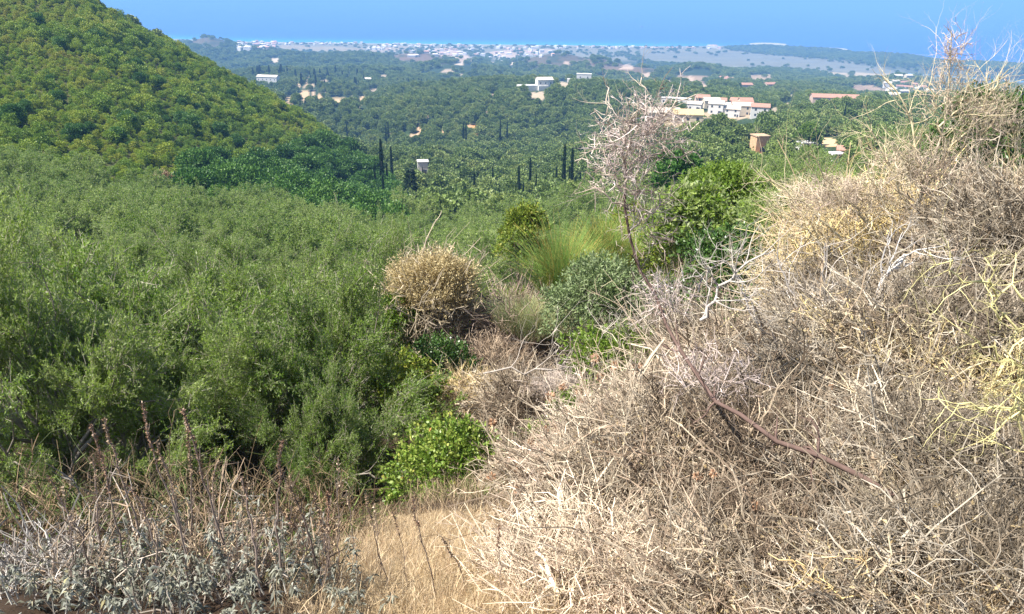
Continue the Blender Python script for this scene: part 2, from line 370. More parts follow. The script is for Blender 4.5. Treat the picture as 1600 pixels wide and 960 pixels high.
# ------------------------------------------------------------------ sea and lake
def sea_mat():
    m, n, out = newmat('sea_water')
    p = n.nodes.new('ShaderNodeBsdfPrincipled'); p.inputs['Roughness'].default_value = 0.28; p.inputs['IOR'].default_value = 1.33
    g = n.nodes.new('ShaderNodeNewGeometry'); mp = n.nodes.new('ShaderNodeMapping'); mp.inputs['Scale'].default_value = (0.0006, 0.0022, 1)
    n.links.new(g.outputs['Position'], mp.inputs[0]); nz = n.nodes.new('ShaderNodeTexNoise'); nz.inputs['Scale'].default_value = 1; nz.inputs['Detail'].default_value = 5
    n.links.new(mp.outputs[0], nz.inputs['Vector'])
    r1 = ramp(n, [(0.35, (0.002, 0.070, 0.44)), (0.65, (0.004, 0.090, 0.50))], nz.outputs['Fac'])
    at_ = n.nodes.new('ShaderNodeAttribute'); at_.attribute_name = 'shallow'
    mx = n.nodes.new('ShaderNodeMix'); mx.data_type = 'RGBA'; n.links.new(at_.outputs['Fac'], mx.inputs[0]); n.links.new(r1.outputs[0], mx.inputs[6]); mx.inputs[7].default_value = (0.02, 0.30, 0.52, 1)
    n.links.new(mx.outputs[2], p.inputs['Base Color'])
    n2 = n.nodes.new('ShaderNodeTexNoise'); n2.inputs['Scale'].default_value = 0.15; n2.inputs['Detail'].default_value = 4; n.links.new(g.outputs['Position'], n2.inputs['Vector'])
    b = n.nodes.new('ShaderNodeBump'); b.inputs['Strength'].default_value = 0.4; b.inputs['Distance'].default_value = 0.8; n.links.new(n2.outputs['Fac'], b.inputs['Height']); n.links.new(b.outputs[0], p.inputs['Normal'])
    n.links.new(p.outputs[0], out.inputs[0]); return m
SEA = sea_mat()
su = np.linspace(-1.25, 1.25, 120); rr = np.concatenate([[0.97, 0.985, 1.0, 1.01, 1.03, 1.06, 1.1, 1.16, 1.25, 1.4, 1.7, 2.2, 3, 5, 8, 12, 17, 22]])
SX, SR = np.meshgrid(su, rr); SY = coastY(SX)*SR; SXX = SX*SY
sh = np.clip(1-(SR-1)/0.12, 0, 1)*sstep(0.45, 0.1, SX)
idx2 = np.arange(SX.size).reshape(SX.shape)
q2 = np.stack([idx2[:-1, :-1].ravel(), idx2[:-1, 1:].ravel(), idx2[1:, 1:].ravel(), idx2[1:, :-1].ravel()], 1)
sea = link('sea', mesh_np('sea', np.stack([SXX.ravel(), SY.ravel(), np.zeros(SX.size)], 1), q2, [SEA], {'shallow': sh.ravel()}))
tag(sea, kind='structure')
lk = [(1395, 113), (1470, 118), (1600, 127), (1700, 131), (1700, 141), (1600, 136), (1540, 134), (1470, 126), (1420, 119)]
lw = []
for x, y in lk:
    p = at_z(x, y, 6.0); lw.append(p)
lw = np.array(lw); lc = lw.mean(0); Yl = lw[:, 1].min()
lake_poly = lw[:, :2]
# level the ground under the lake
inl = inpoly(GX, GY, [tuple(p) for p in (lake_poly-lc[:2])*1.12+lc[:2]])
co = np.stack([GX.ravel(), GY.ravel(), np.where(inl, np.minimum(GZ, 4.0), GZ).ravel()], 1).astype(np.float32)
GZ = np.where(inl, np.minimum(GZ, 4.0), GZ)
terr.data.vertices.foreach_set('co', co.ravel()); terr.data.update()
lm = simple_mat('lake_water', (0.16, 0.27, 0.33), rough=0.3, var=0.1, scale=0.01)
lake = link('lake', mesh_np('lake', lw, [np.arange(len(lw))[None, :]], [lm])); tag(lake, kind='structure')

# ------------------------------------------------------------------ haze
def box_verts(x0, x1, y0, y1, z0, z1):
    V = np.array([(x, y, z) for z in (z0, z1) for y in (y0, y1) for x in (x0, x1)], float)
    F = np.array([(0, 2, 3, 1), (4, 5, 7, 6), (0, 1, 5, 4), (2, 6, 7, 3), (0, 4, 6, 2), (1, 3, 7, 5)])
    return V, F
HV, HF = box_verts(-110000, 110000, -60, 100000, -14, 290)
hm, hn, hout = newmat('hazy_air')
pv = hn.nodes.new('ShaderNodeVolumePrincipled'); pv.inputs['Color'].default_value = (0.24, 0.52, 1.0, 1); pv.inputs['Density'].default_value = 0.00025
pv.inputs['Anisotropy'].default_value = 0.0
hn.links.new(pv.outputs[0], hout.inputs['Volume'])
haze = link('haze', mesh_np('haze', HV, HF, [hm])); tag(haze, kind='stuff')

# ------------------------------------------------------------------ foliage and twig generators
def unit(v): return v/np.maximum(np.linalg.norm(v, axis=-1, keepdims=True), 1e-9)
def rand_dir(r, n): return unit(r.normal(size=(n, 3)))
def leaves(base, d, ln, wd, r, droop=0.0, fold=0.0):
    """diamond leaves: base (n,3), direction (n,3), ln (n,), wd (n,) -> verts, quads"""
    n = len(base); side = unit(np.cross(d, rand_dir(r, n))); nrm = np.cross(d, side)
    tip = base + d*ln[:, None] - np.array([0, 0, 1.0])*(droop*ln)[:, None]
    mid = base + d*(ln*0.45)[:, None] + nrm*(wd*fold)[:, None]
    V = np.stack([base, mid+side*(wd*0.5)[:, None], tip, mid-side*(wd*0.5)[:, None]], 1).reshape(-1, 3)
    Q = np.arange(4*n).reshape(n, 4)
    return V, Q
def tubes(P, rad, sides=3):
    """P (n,k,3), rad (n,k) -> verts, quads"""
    n, k, _ = P.shape
    T = np.empty_like(P); T[:, 1:-1] = P[:, 2:]-P[:, :-2]; T[:, 0] = P[:, 1]-P[:, 0]; T[:, -1] = P[:, -1]-P[:, -2]
    T = unit(T); ref = unit(np.cross(T[:, 0], np.tile([[0.31, 0.55, 0.77]], (n, 1))))[:, None]
    N = unit(ref-T*(ref*T).sum(-1, keepdims=True)); B = np.cross(T, N)
    ang = np.arange(sides)*2*math.pi/sides
    V = P[:, :, None]+rad[:, :, None, None]*(N[:, :, None]*np.cos(ang)[None, None, :, None]+B[:, :, None]*np.sin(ang)[None, None, :, None])
    ix = np.arange(n*k*sides).reshape(n, k, sides); nx = np.roll(ix, -1, axis=2)
    Q = np.stack([ix[:, :-1], nx[:, :-1], nx[:, 1:], ix[:, 1:]], -1).reshape(-1, 4)
    return V.reshape(-1, 3), Q
class Acc:
    def __init__(s): s.V = []; s.F = []; s.C = []; s.n = 0
    def add(s, V, F, c):
        s.V.append(V); s.F.append(F+s.n); s.n += len(V)
        c = np.asarray(c, float)
        if c.ndim == 0 or (c.ndim == 1 and len(c) == 3 and len(V) != 3): c = np.broadcast_to(c, (len(V),)+c.shape)
        s.C.append(c)
    def mesh(s, name, mat, attr='Col', smooth=False):
        byk = {}
        for f in s.F: byk.setdefault(f.shape[1], []).append(f)
        return mesh_np(name, np.concatenate(s.V), [np.concatenate(x) for x in byk.values()], [mat], {attr: np.concatenate(s.C)}, smooth)
def grow(r, start, d, ln, rad, depth, out, k=6, wob=0.25, up=0.1, nb=(3, 5), shrink=0.6, spread=0.8, taper=0.35, lv=0):
    """recursive branching polylines"""
    P = [np.array(start, float)]; dd = unit(np.array(d, float))
    for i in range(k-1):
        dd = unit(dd+r.normal(size=3)*wob+np.array([0, 0, up])); P.append(P[-1]+dd*ln/(k-1))
    P = np.array(P); rr_ = rad*np.linspace(1, taper, k)
    out.append((P, rr_, lv))
    if depth <= 0: return
    for b in range(r.integers(nb[0], nb[1]+1)):
        tt = r.uniform(0.3, 1.0); i = min(int(tt*(k-1)), k-2); f = tt*(k-1)-i
        p = P[i]*(1-f)+P[i+1]*f; t0 = unit(P[i+1]-P[i])
        nd = unit(t0+rand_dir(r, 1)[0]*spread)
        grow(r, p, nd, ln*shrink*r.uniform(0.7, 1.2), rr_[i]*0.62, depth-1, out, k, wob, up, nb, shrink, spread, taper, lv+1)
def branches_to(acc, out, colf, sides=5, minlv=0, maxlv=9):
    sel = [o for o in out if minlv <= o[2] <= maxlv]
    if not sel: return
    P = np.stack([o[0] for o in sel]); Rr = np.stack([o[1] for o in sel])
    V, Q = tubes(P, Rr, sides); c = np.repeat(colf(len(sel)), P.shape[1]*sides, axis=0); acc.add(V, Q, c)
BARK = attr_mat('bark', rough=0.9, noise_amp=0.4, noise_scale=25.0)
TWIG = attr_mat('dry_twigs', rough=0.7, noise_amp=0.2, noise_scale=60.0)
def palette(cols, jit=0.12):
    cols = np.array(cols)
    def f(n, r=rng):
        c = cols[r.integers(0, len(cols), n)]
        return np.clip(c*(1+r.normal(size=(n, 1))*jit), 0.01, 0.95)
    return f
def crown_lobes(r, R_, H, n, flat=0.8):
    """lobe centres and radii filling a crown of radius R_ and height H (base at z=0)"""
    c = []; 
    for i in range(n):
        a = 2.399*i+r.uniform(0, 0.8); q = math.sqrt((i+0.5)/n)
        rad = R_*0.62*q
        z = H*(0.28+0.5*(1-q**2)*r.uniform(0.75, 1.15)+0.22*r.uniform(-1, 1)*q)
        c.append((rad*math.cos(a), rad*math.sin(a), z, R_*r.uniform(0.32, 0.5)))
    for i in range(max(3, n//3)):
        a = 2.4*i+r.uniform(0, 1); c.append((R_*0.6*math.cos(a), R_*0.6*math.sin(a), H*0.12, R_*r.uniform(0.3, 0.42)))
    return np.array(c)
def foliage(r, lobes, n_sprigs, per, sl, ll, lw_, up=0.45, flat=0.85, inner=0.55, lumps=0.3, dang=0.9, droop=0.0):
    w_ = lobes[:, 3]**2; k = r.choice(len(lobes), n_sprigs, p=w_/w_.sum())
    d = rand_dir(r, n_sprigs); d[:, 2] = np.where(d[:, 2] < -0.35, -d[:, 2]*0.6, d[:, 2])
    rad = lobes[k, 3]*(inner+(1-inner)*r.random(n_sprigs)**0.6)
    rad *= 1+lumps*(fbm(d[:, 0]*3+k*7.1, d[:, 1]*3+d[:, 2]*3)-0.5)*2
    base = lobes[k, :3]+d*rad[:, None]*np.array([1, 1, flat])
    sd = unit(d+np.array([0, 0, up])+r.normal(size=d.shape)*0.45)
    L = sl*r.uniform(0.5, 1.3, n_sprigs)
    t = np.tile((np.arange(per)+0.5)/per, (n_sprigs, 1))
    lb = base[:, None]+sd[:, None]*(t*L[:, None])[..., None]+r.normal(size=(n_sprigs, per, 3))*sl*0.04
    ld = unit(sd[:, None]*0.8+r.normal(size=(n_sprigs, per, 3))*dang*0.6)
    lb = lb.reshape(-1, 3); ld = ld.reshape(-1, 3); m = len(lb)
    V, Q = leaves(lb, ld, ll*r.uniform(0.6, 1.25, m), lw_*r.uniform(0.7, 1.3, m), r, droop)
    tint = np.repeat(np.repeat(r.random(n_sprigs), per)*0.6+r.random(m)*0.4, 4)
    return V, Q, tint, (base, sd, L)
def tree_protos(name, r, R_, H, trunk_h, nl, mat, ns, per, sl, ll, lw_, barkc=(0.16, 0.14, 0.11), limb_depth=2, twigs=True, trunk_r=0.14, lobe_s=1.0, shoots=0, **kw):
    """makes crown and trunk meshes, crown base at trunk_h"""
    lobes = crown_lobes(r, R_, H, nl); lobes[:, 2] += trunk_h; lobes[:, 3] *= lobe_s*r.uniform(0.75, 1.3, len(lobes)); lobes[:, :2] *= r.uniform(0.82, 1.2, (len(lobes), 1)) if lobe_s < 0.8 else 1.0
    V, Q, tint, sp = foliage(r, lobes, ns, per, sl, ll, lw_, **kw)
    if shoots:
        k_ = r.integers(0, len(lobes), shoots); b_ = lobes[k_, :3]+rand_dir(r, shoots)*lobes[k_, 3:4]*0.8; d_ = unit(np.array([0, 0, 1.0])+r.normal(size=(shoots, 3))*0.35+unit(b_-np.array([0, 0, H*.4]))*0.6)
        L_ = r.uniform(0.5, 1.1, shoots)*R_*0.45; per_ = 34; t_ = (np.arange(per_)+.5)/per_
        lb_ = (b_[:, None]+d_[:, None]*(t_[None]*L_[:, None])[..., None]).reshape(-1, 3)+r.normal(size=(shoots*per_, 3))*0.015
        ld_ = unit(np.repeat(d_, per_, 0)*0.7+rand_dir(r, shoots*per_)*0.8)
        V2, Q2 = leaves(lb_, ld_, ll*r.uniform(.7, 1.2, len(lb_)), lw_*r.uniform(.7, 1.2, len(lb_)), r); Q = np.concatenate([Q, Q2+len(V)]); V = np.concatenate([V, V2]); tint = np.concatenate([tint, np.repeat(r.uniform(.5, 1, len(lb_)), 4)])
    crown = mesh_np(name+'_crown', V, Q, [mat], {'tint': tint})
    acc = Acc(); pc = palette([barkc, np.array(barkc)*1.3], 0.1)
    out = []
    k = 7
    tp = np.array([[0, 0, -0.4], [0.03, 0.02, 0.1], [0.08, 0, trunk_h*0.5], [0.05, 0.08, trunk_h], [0, 0.05, trunk_h+0.2*H], [0, 0, trunk_h+0.4*H], [0, 0, trunk_h+0.5*H]])*np.array([R_/2, R_/2, 1])
    out.append((tp, trunk_r*np.array([1.6, 1.2, 1, 0.9, 0.6, 0.35, 0.2]), 0))
    for i, lb in enumerate(lobes):
        s0 = tp[2+i % 3]+0; e = lb[:3]; mid = (s0+e)/2+r.normal(size=3)*0.12*R_+np.array([0, 0, -0.05*H])
        tt = np.linspace(0, 1, k)[:, None]
        P = (1-tt)**2*s0+2*tt*(1-tt)*mid+tt**2*e
        out.append((P, trunk_r*np.linspace(0.5, 0.15, k), 0))
        if limb_depth > 0:
            for b in range(5):
                j = r.integers(3, k); grow(r, P[j], unit(rand_dir(r, 1)[0]+np.array([0, 0, 0.4])), lb[3]*0.9, trunk_r*0.13, limb_depth-1, out, k=k, wob=0.18, nb=(2, 4))
    branches_to(acc, out, lambda n: pc(n, r), 5)
    trunk = acc.mesh(name+'_trunk', BARK, smooth=True)
    if twigs:
        base, sd, L = sp; a2 = Acc(); m = np.arange(0, len(base), 3)
        P = np.stack([base[m]-sd[m]*L[m, None]*0.8, base[m]+sd[m]*L[m, None]*0.2, base[m]+sd[m]*L[m, None]], 1)
        V, Q = tubes(P, np.tile([[0.006, 0.004, 0.002]], (len(m), 1)), 3)
        nb = len(trunk.vertices); a2.add(V, Q, np.repeat(palette([(0.40, 0.36, 0.30), (0.28, 0.24, 0.19)])(len(m), r), 9, axis=0))
        tw = a2.mesh(name+'_twigs', BARK)
        return crown, trunk, tw
    return crown, trunk, None
def make_tree(kind, protos, loc, rz, s, label, cat, group=None):
    t = empty(kind, loc, rz, label, cat, group, s)
    link('crown', protos[0], t); link('trunk', protos[1], t)
    if protos[2] is not None: link('twigs', protos[2], t)
    return t

# leaf colours (base reflectance)
OLIVE = leaf_mat('olive_leaves', [(0.0, (0.040, 0.095, 0.010)), (0.3, (0.120, 0.225, 0.020)), (0.6, (0.235, 0.340, 0.045)), (0.82, (0.38, 0.46, 0.13)), (1.0, (0.56, 0.60, 0.32))], back=(0.27, 0.33, 0.13), trans=0.42, orand=0.3)
OLIVE_FAR = leaf_mat('olive_leaves_far', [(0.0, (0.075, 0.120, 0.025)), (0.5, (0.155, 0.220, 0.050)), (1.0, (0.270, 0.310, 0.090))], trans=0.2, wscale=0.03, wamp=0.25, orand=0.6)
OAK = leaf_mat('oak_leaves', [(0.0, (0.035, 0.095, 0.018)), (0.5, (0.075, 0.170, 0.024)), (1.0, (0.14, 0.25, 0.04))], trans=0.2, orand=0.4)
SCRUB = leaf_mat('scrub_leaves', [(0.0, (0.045, 0.095, 0.018)), (0.25, (0.120, 0.205, 0.022)), (0.47, (0.200, 0.300, 0.028)), (0.74, (0.310, 0.355, 0.035)), (0.90, (0.27, 0.25, 0.05)), (1.0, (0.24, 0.18, 0.09))], trans=0.25, wscale=0.035, wamp=0.45, orand=0.38)
RUST = leaf_mat('rust_leaves', [(0.0, (0.20, 0.125, 0.07)), (1.0, (0.36, 0.24, 0.14))], trans=0.1)
LIME = leaf_mat('lime_leaves', [(0.0, (0.09, 0.16, 0.02)), (0.6, (0.16, 0.25, 0.03)), (1.0, (0.25, 0.31, 0.06))], trans=0.35, orand=0.2)
YELLOWG = leaf_mat('yellow_green_leaves', [(0.0, (0.10, 0.17, 0.02)), (0.6, (0.20, 0.26, 0.03)), (1.0, (0.38, 0.34, 0.07))], trans=0.3, orand=0.1)
CYP = leaf_mat('cypress_leaves', [(0.0, (0.012, 0.032, 0.012)), (1.0, (0.04, 0.075, 0.025))], trans=0.1, orand=0.3)
SILVER = leaf_mat('silver_green_leaves', [(0.0, (0.08, 0.13, 0.045)), (0.5, (0.17, 0.23, 0.09)), (1.0, (0.32, 0.37, 0.20))], trans=0.2, orand=0.1)
GLOSSY = leaf_mat('glossy_green_leaves', [(0.0, (0.025, 0.065, 0.015)), (0.5, (0.055, 0.115, 0.022)), (1.0, (0.12, 0.19, 0.045))], trans=0.15, rough=0.35, orand=0.1)
TEREB = leaf_mat('pistachio_leaves', [(0.0, (0.08, 0.15, 0.02)), (0.5, (0.17, 0.26, 0.035)), (0.88, (0.34, 0.39, 0.09)), (0.95, (0.55, 0.50, 0.12)), (1.0, (0.45, 0.12, 0.07))], trans=0.3, rough=0.4, orand=0.0)
DRYLEAF = leaf_mat('dried_leaves', [(0.0, (0.28, 0.20, 0.10)), (0.5, (0.42, 0.32, 0.17)), (1.0, (0.58, 0.47, 0.28))], trans=0.2, orand=0.1)
FELT = leaf_mat('felty_grey_leaves', [(0.0, (0.11, 0.110, 0.075)), (0.55, (0.23, 0.235, 0.18)), (0.90, (0.37, 0.375, 0.31)), (1.0, (0.42, 0.34, 0.10))], trans=0.15, rough=0.8, orand=0.1)

def olive_proto(name, r, H, mat, nlimb, per_tip, per, sl, ll, lw_, thick=0.13, twigs=True, spread=0.85):
    """vase-shaped olive: limbs fork three times, leafy sprays sit along the last forks"""
    out = []; k = 6
    for i in range(nlimb):
        a = 2.4*i+r.uniform(-.3, .3); tilt = [0.25, 0.6, 0.95, 1.35][i % 4]+r.uniform(-.12, .12)
        d = np.array([math.cos(a)*math.sin(tilt), math.sin(a)*math.sin(tilt), math.cos(tilt)])
        L = H*[0.62, 0.60, 0.52, 0.44][i % 4]*r.uniform(.75, 1.25)
        grow(r, (0.06*math.cos(a), 0.06*math.sin(a), H*0.10), d, L, 0.07, 2, out, k=k, wob=0.20, up=0.03, nb=(4, 6), shrink=0.56, spread=spread, lv=0)
    tips = np.stack([o[0] for o in out if o[2] == 2]); mids = np.stack([o[0] for o in out if o[2] == 1])
    T = np.concatenate([tips, mids[:, 2:][:, [0, 0, 1, 2, 3, 3]]]); m = len(T)
    wgt = np.exp(r.normal(size=m)*0.45); wgt *= 1+0.5*(T[:, 3, 2] > H*0.25); ns = per_tip*m; j = r.choice(m, ns, p=wgt/wgt.sum())
    f = r.uniform(0.1, k-1.001, ns); i0 = f.astype(int); ff = (f-i0)[:, None]; b = T[j, i0]*(1-ff)+T[j, i0+1]*ff
    b = b+r.normal(size=(ns, 3))*thick*0.7; td = unit(T[j, -1]-T[j, 0]); cen = unit(b-np.array([0, 0, H*.35]))
    sd = unit(td*0.5+cen*0.5+r.normal(size=(ns, 3))*0.5+np.array([0, 0, .15])); L = sl*r.uniform(.5, 1.4, ns)
    t = (np.arange(per)+.5)/per; lb = (b[:, None]+sd[:, None]*(t[None]*L[:, None])[..., None]-np.array([0, 0, 1.])*((t**2)[None]*L[:, None]*0.25)[..., None]).reshape(-1, 3)+r.normal(size=(ns*per, 3))*sl*.03
    ld = unit(np.repeat(sd, per, 0)*.8+r.normal(size=(ns*per, 3))*.55); n_l = len(lb)
    V, Q = leaves(lb, ld, ll*r.uniform(.6, 1.25, n_l), lw_*r.uniform(.7, 1.3, n_l), r)
    tipt = r.random(m)
    tint = np.clip(np.repeat(np.repeat(tipt[j], per)*.45+np.repeat(r.random(ns), per)*.25+r.random(n_l)*.3, 4), 0, 1)
    crown = mesh_np(name+'_crown', V, Q, [mat], {'tint': tint})
    a = Acc(); tp = np.array([[0, 0, -.5], [0.03, 0, 0], [0.02, .03, H*.05], [0, 0, H*.1], [-.02, 0, H*.2], [0, 0, H*.3]]); out.append((tp, np.array([.2, .16, .14, .13, .09, .05])*H/5, 0))
    branches_to(a, out, lambda n: palette([(.20, .175, .14), (.27, .24, .20)])(n, r), 5); trunk = a.mesh(name+'_trunk', BARK, smooth=True)
    if not twigs: return crown, trunk, None
    q = np.arange(0, ns, 4); P = np.stack([b[q]-sd[q]*L[q, None]*.3, b[q]+sd[q]*L[q, None]*.5, b[q]+sd[q]*L[q, None]], 1); V, Q = tubes(P, np.tile([[.006, .004, .002]], (len(q), 1)), 3)
    a = Acc(); a.add(V, Q, np.repeat(palette([(.40, .36, .30), (.28, .24, .19)])(len(q), r), 9, axis=0)); return crown, trunk, a.mesh(name+'_twigs', BARK)
# ---- prototypes
P_NEAR = []
for i in range(3):
    r = np.random.default_rng(100+i)
    P_NEAR.append(olive_proto('olive_near', r, 5.2, OLIVE, 10+i, 26, 13, 0.30, 0.085, 0.026))
P_MID = []
for i in range(3):
    r = np.random.default_rng(200+i)
    P_MID.append(olive_proto('olive_mid', r, 5.0, OLIVE, 10, 12, 9, 0.34, 0.15, 0.055, thick=.16, twigs=False))
P_FAR = []
for i in range(3):
    r = np.random.default_rng(300+i)
    P_FAR.append(tree_protos('olive_far', r, 2.6, 3.8, 0.7, 11, OLIVE_FAR, 900, 3, 0.5, 0.40, 0.34, limb_depth=0, twigs=False, lumps=0.4, inner=0.8, lobe_s=0.85))
P_OAK = []
for i in range(2):
    r = np.random.default_rng(400+i)
    P_OAK.append(tree_protos('oak', r, 3.2, 4.6, 0.6, 13, OAK, 2200, 4, 0.5, 0.38, 0.20, limb_depth=0, twigs=False, lumps=0.4, inner=0.7))
P_SHRUB = []
for i in range(4):
    r = np.random.default_rng(500+i)
    P_SHRUB.append(tree_protos('shrub', r, 1.35, 2.0+0.35*i, -0.1, 7, SCRUB, 520, 3, 0.26, 0.22, 0.15, limb_depth=0, twigs=False, lumps=0.5, inner=0.7, trunk_r=0.05))
r = np.random.default_rng(600)
def cypress_proto(r, H, R_, ns=1500):
    z = H*r.random(ns)**0.85; prof = R_*np.clip(np.sin(np.clip(z/H, 0.02, 1)**0.6*math.pi*0.97), 0.05, 1)
    a = r.uniform(0, 2*math.pi, ns); prof = prof*(0.75+0.25*r.random(ns))*(1+0.25*np.sin(a*2+z))
    b = np.stack([prof*np.cos(a), prof*np.sin(a), z], 1); d = unit(np.stack([np.cos(a)*0.35, np.sin(a)*0.35, np.ones(ns)], 1)+r.normal(size=(ns, 3))*0.2)
    V, Q = leaves(b, d, H*0.06*r.uniform(0.7, 1.4, ns), H*0.028*np.ones(ns), r)
    cr = mesh_np('cypress_crown', V, Q, [CYP], {'tint': np.repeat(r.random(ns), 4)})
    V, Q = tubes(np.array([[[0, 0, -0.6], [0, 0, H*0.5], [0, 0, H*0.9]]]), np.array([[0.18, 0.12, 0.03]]), 6)
    tr = mesh_np('cypress_trunk', V, Q, [BARK], {'Col': np.tile([[0.18, 0.15, 0.12]], (len(V), 1))})
    return cr, tr, None
P_CYP = [cypress_proto(np.random.default_rng(610+i), 10, 0.62+0.14*i) for i in range(3)]
print('protos done')

# ------------------------------------------------------------------ geometry-node scatter for uncountable masses
def scatter(name, P, rot, scl, idx_, sources, label, cat=None):
    me = bpy.data.meshes.new(name); me.vertices.add(len(P)); me.vertices.foreach_set('co', np.asarray(P, np.float32).ravel())
    a = me.attributes.new('rot', 'FLOAT_VECTOR', 'POINT'); a.data.foreach_set('vector', np.asarray(rot, np.float32).ravel())
    a = me.attributes.new('scl', 'FLOAT_VECTOR', 'POINT'); a.data.foreach_set('vector', np.asarray(scl, np.float32).ravel())
    a = me.attributes.new('pick', 'INT', 'POINT'); a.data.foreach_set('value', np.asarray(idx_, np.int32))
    o = link(name, me)
    ng = bpy.data.node_groups.new(name+'_nodes', 'GeometryNodeTree')
    ng.interface.new_socket('Geometry', in_out='INPUT', socket_type='NodeSocketGeometry'); ng.interface.new_socket('Geometry', in_out='OUTPUT', socket_type='NodeSocketGeometry')
    gi = ng.nodes.new('NodeGroupInput'); go = ng.nodes.new('NodeGroupOutput')
    mp = ng.nodes.new('GeometryNodeMeshToPoints'); ip = ng.nodes.new('GeometryNodeInstanceOnPoints'); ng.links.new(gi.outputs[0], mp.inputs['Mesh']); ng.links.new(mp.outputs[0], ip.inputs['Points'])
    jn = ng.nodes.new('GeometryNodeJoinGeometry')
    for s in reversed(sources):
        oi = ng.nodes.new('GeometryNodeObjectInfo'); oi.transform_space = 'ORIGINAL'; oi.inputs['Object'].default_value = s; oi.inputs['As Instance'].default_value = False
        gt = ng.nodes.new('GeometryNodeGeometryToInstance'); ng.links.new(oi.outputs['Geometry'], gt.inputs[0]); ng.links.new(gt.outputs[0], jn.inputs[0])
    ng.links.new(jn.outputs[0], ip.inputs['Instance']); ip.inputs['Pick Instance'].default_value = True
    def na(nm, ty):
        x = ng.nodes.new('GeometryNodeInputNamedAttribute'); x.data_type = ty; x.inputs['Name'].default_value = nm
        return [s for s in x.outputs if s.enabled][0]
    er = ng.nodes.new('FunctionNodeEulerToRotation'); ng.links.new(na('rot', 'FLOAT_VECTOR'), er.inputs[0]); ng.links.new(er.outputs[0], ip.inputs['Rotation'])
    ng.links.new(na('scl', 'FLOAT_VECTOR'), ip.inputs['Scale']); ng.links.new(na('pick', 'INT'), ip.inputs['Instance Index'])
    ng.links.new(ip.outputs[0], go.inputs[0])
    m = o.modifiers.new('scatter', 'NODES'); m.node_group = ng
    tag(o, label, cat, None, 'stuff'); return o
def jgrid(x0, x1, y0, y1, s, r):
    xs = np.arange(x0, x1, s); ys = np.arange(y0, y1, s); X, Y = np.meshgrid(xs, ys)
    X = X+r.uniform(-.45, .45, X.shape)*s; Y = Y+r.uniform(-.45, .45, Y.shape)*s
    return X.ravel(), Y.ravel()
def inview(P, m=60, top=-60, bot=1000):
    a, b = project(P); return (a > -m) & (a < 1600+m) & (b > top) & (b < bot) & (P[:, 1] > 0)

BLD = []
# ------------------------------------------------------------------ buildings
WHITE = simple_mat('white_render', (0.58, 0.56, 0.53), var=0.05, scale=1.0); CREAM = simple_mat('cream_render', (0.52, 0.45, 0.34), var=0.06, scale=1.0)
PINKR = simple_mat('pinkish_render', (0.46, 0.35, 0.28), var=0.08, scale=1.0); TILE = simple_mat('red_roof_tiles', (0.36, 0.20, 0.145), var=0.2, scale=3.0)
PALET = simple_mat('weathered_pale_roof', (0.50, 0.45, 0.37), var=0.15, scale=2.0); OCHRE = simple_mat('ochre_sheet_roof', (0.50, 0.38, 0.20), var=0.15, scale=2.0)
GREYC = simple_mat('grey_concrete', (0.50, 0.49, 0.47), var=0.12, scale=2.0); GLASS = simple_mat('dark_window_glass', (0.05, 0.06, 0.07), rough=0.2, var=0.1)
def boxmesh(name, x0, x1, y0, y1, z0, z1, mat):
    V, F = box_verts(x0, x1, y0, y1, z0, z1); return mesh_np(name, V, F, [mat])
def gable(name, w_, d_, z, rise, over, mat, th=0.25):
    x = w_/2+over; y = d_/2+over; s = rise*over/(d_/2)
    V = np.array([(-x, -y, z-s), (x, -y, z-s), (x, 0, z+rise), (-x, 0, z+rise), (-x, y, z-s), (x, y, z-s)], float)
    V = np.concatenate([V+[0, 0, th], V]); F4 = np.array([(0, 1, 2, 3), (3, 2, 5, 4), (7, 6, 9, 8), (8, 9, 10, 11), (1, 0, 6, 7), (4, 5, 11, 10), (0, 3, 9, 6), (3, 4, 10, 9), (2, 1, 7, 8), (5, 2, 8, 11)])
    return mesh_np(name, V, F4, [mat])
def walls_gable(name, w_, d_, z, rise, mat):
    x = w_/2; y = d_/2
    V = np.array([(-x, -y, -2), (x, -y, -2), (x, y, -2), (-x, y, -2), (-x, -y, z), (x, -y, z), (x, y, z), (-x, y, z), (-x, 0, z+rise*0.98), (x, 0, z+rise*0.98)], float)
    return mesh_np(name, V, [np.array([(0, 1, 5, 4), (2, 3, 7, 6)]), np.array([(1, 2, 6, 9, 5), (3, 0, 4, 8, 7)]), np.array([(0, 3, 2, 1)])], [mat])
def house(kind, p, w_, d_, h, rz, wall, roof, label, cat='house', group=None, rtype='gable', nwin=3, storeys=1, extra=None):
    BLD.append((p[0]-(6 if extra else 0), p[1], p[2], w_+ (14 if extra else 0), h))
    t = empty(kind, p, rz, label, cat, group)
    if rtype == 'gable':
        rise = d_*0.22; link('wall', walls_gable('wall', w_, d_, h, rise, wall), t); link('roof', gable('roof', w_, d_, h, rise, 0.4, roof), t)
    else:
        link('wall', boxmesh('wall', -w_/2, w_/2, -d_/2, d_/2, -2, h, wall), t); link('roof', boxmesh('roof', -w_/2-.25, w_/2+.25, -d_/2-.25, d_/2+.25, h+0.003, h+.3, roof), t)
    sh_ = h/storeys
    for s in range(storeys):
        for i in range(nwin):
            x = (i+0.5)/nwin*w_-w_/2
            wn = link('window', boxmesh('window', x-.55, x+.55, -d_/2-.05, -d_/2+.1, s*sh_+.9, s*sh_+2.2, GLASS), t)
    if nwin: link('door', boxmesh('door', w_/2-1.6, w_/2-.7, -d_/2-.055, -d_/2+.1, 0, 2.1, GLASS), t) if nwin < 3 else None
    if extra:
        for (x0, x1, y0, y1, z0, z1, m) in extra: link('annex', boxmesh('annex', x0, x1, y0, y1, z0, z1, m), t)
    return t
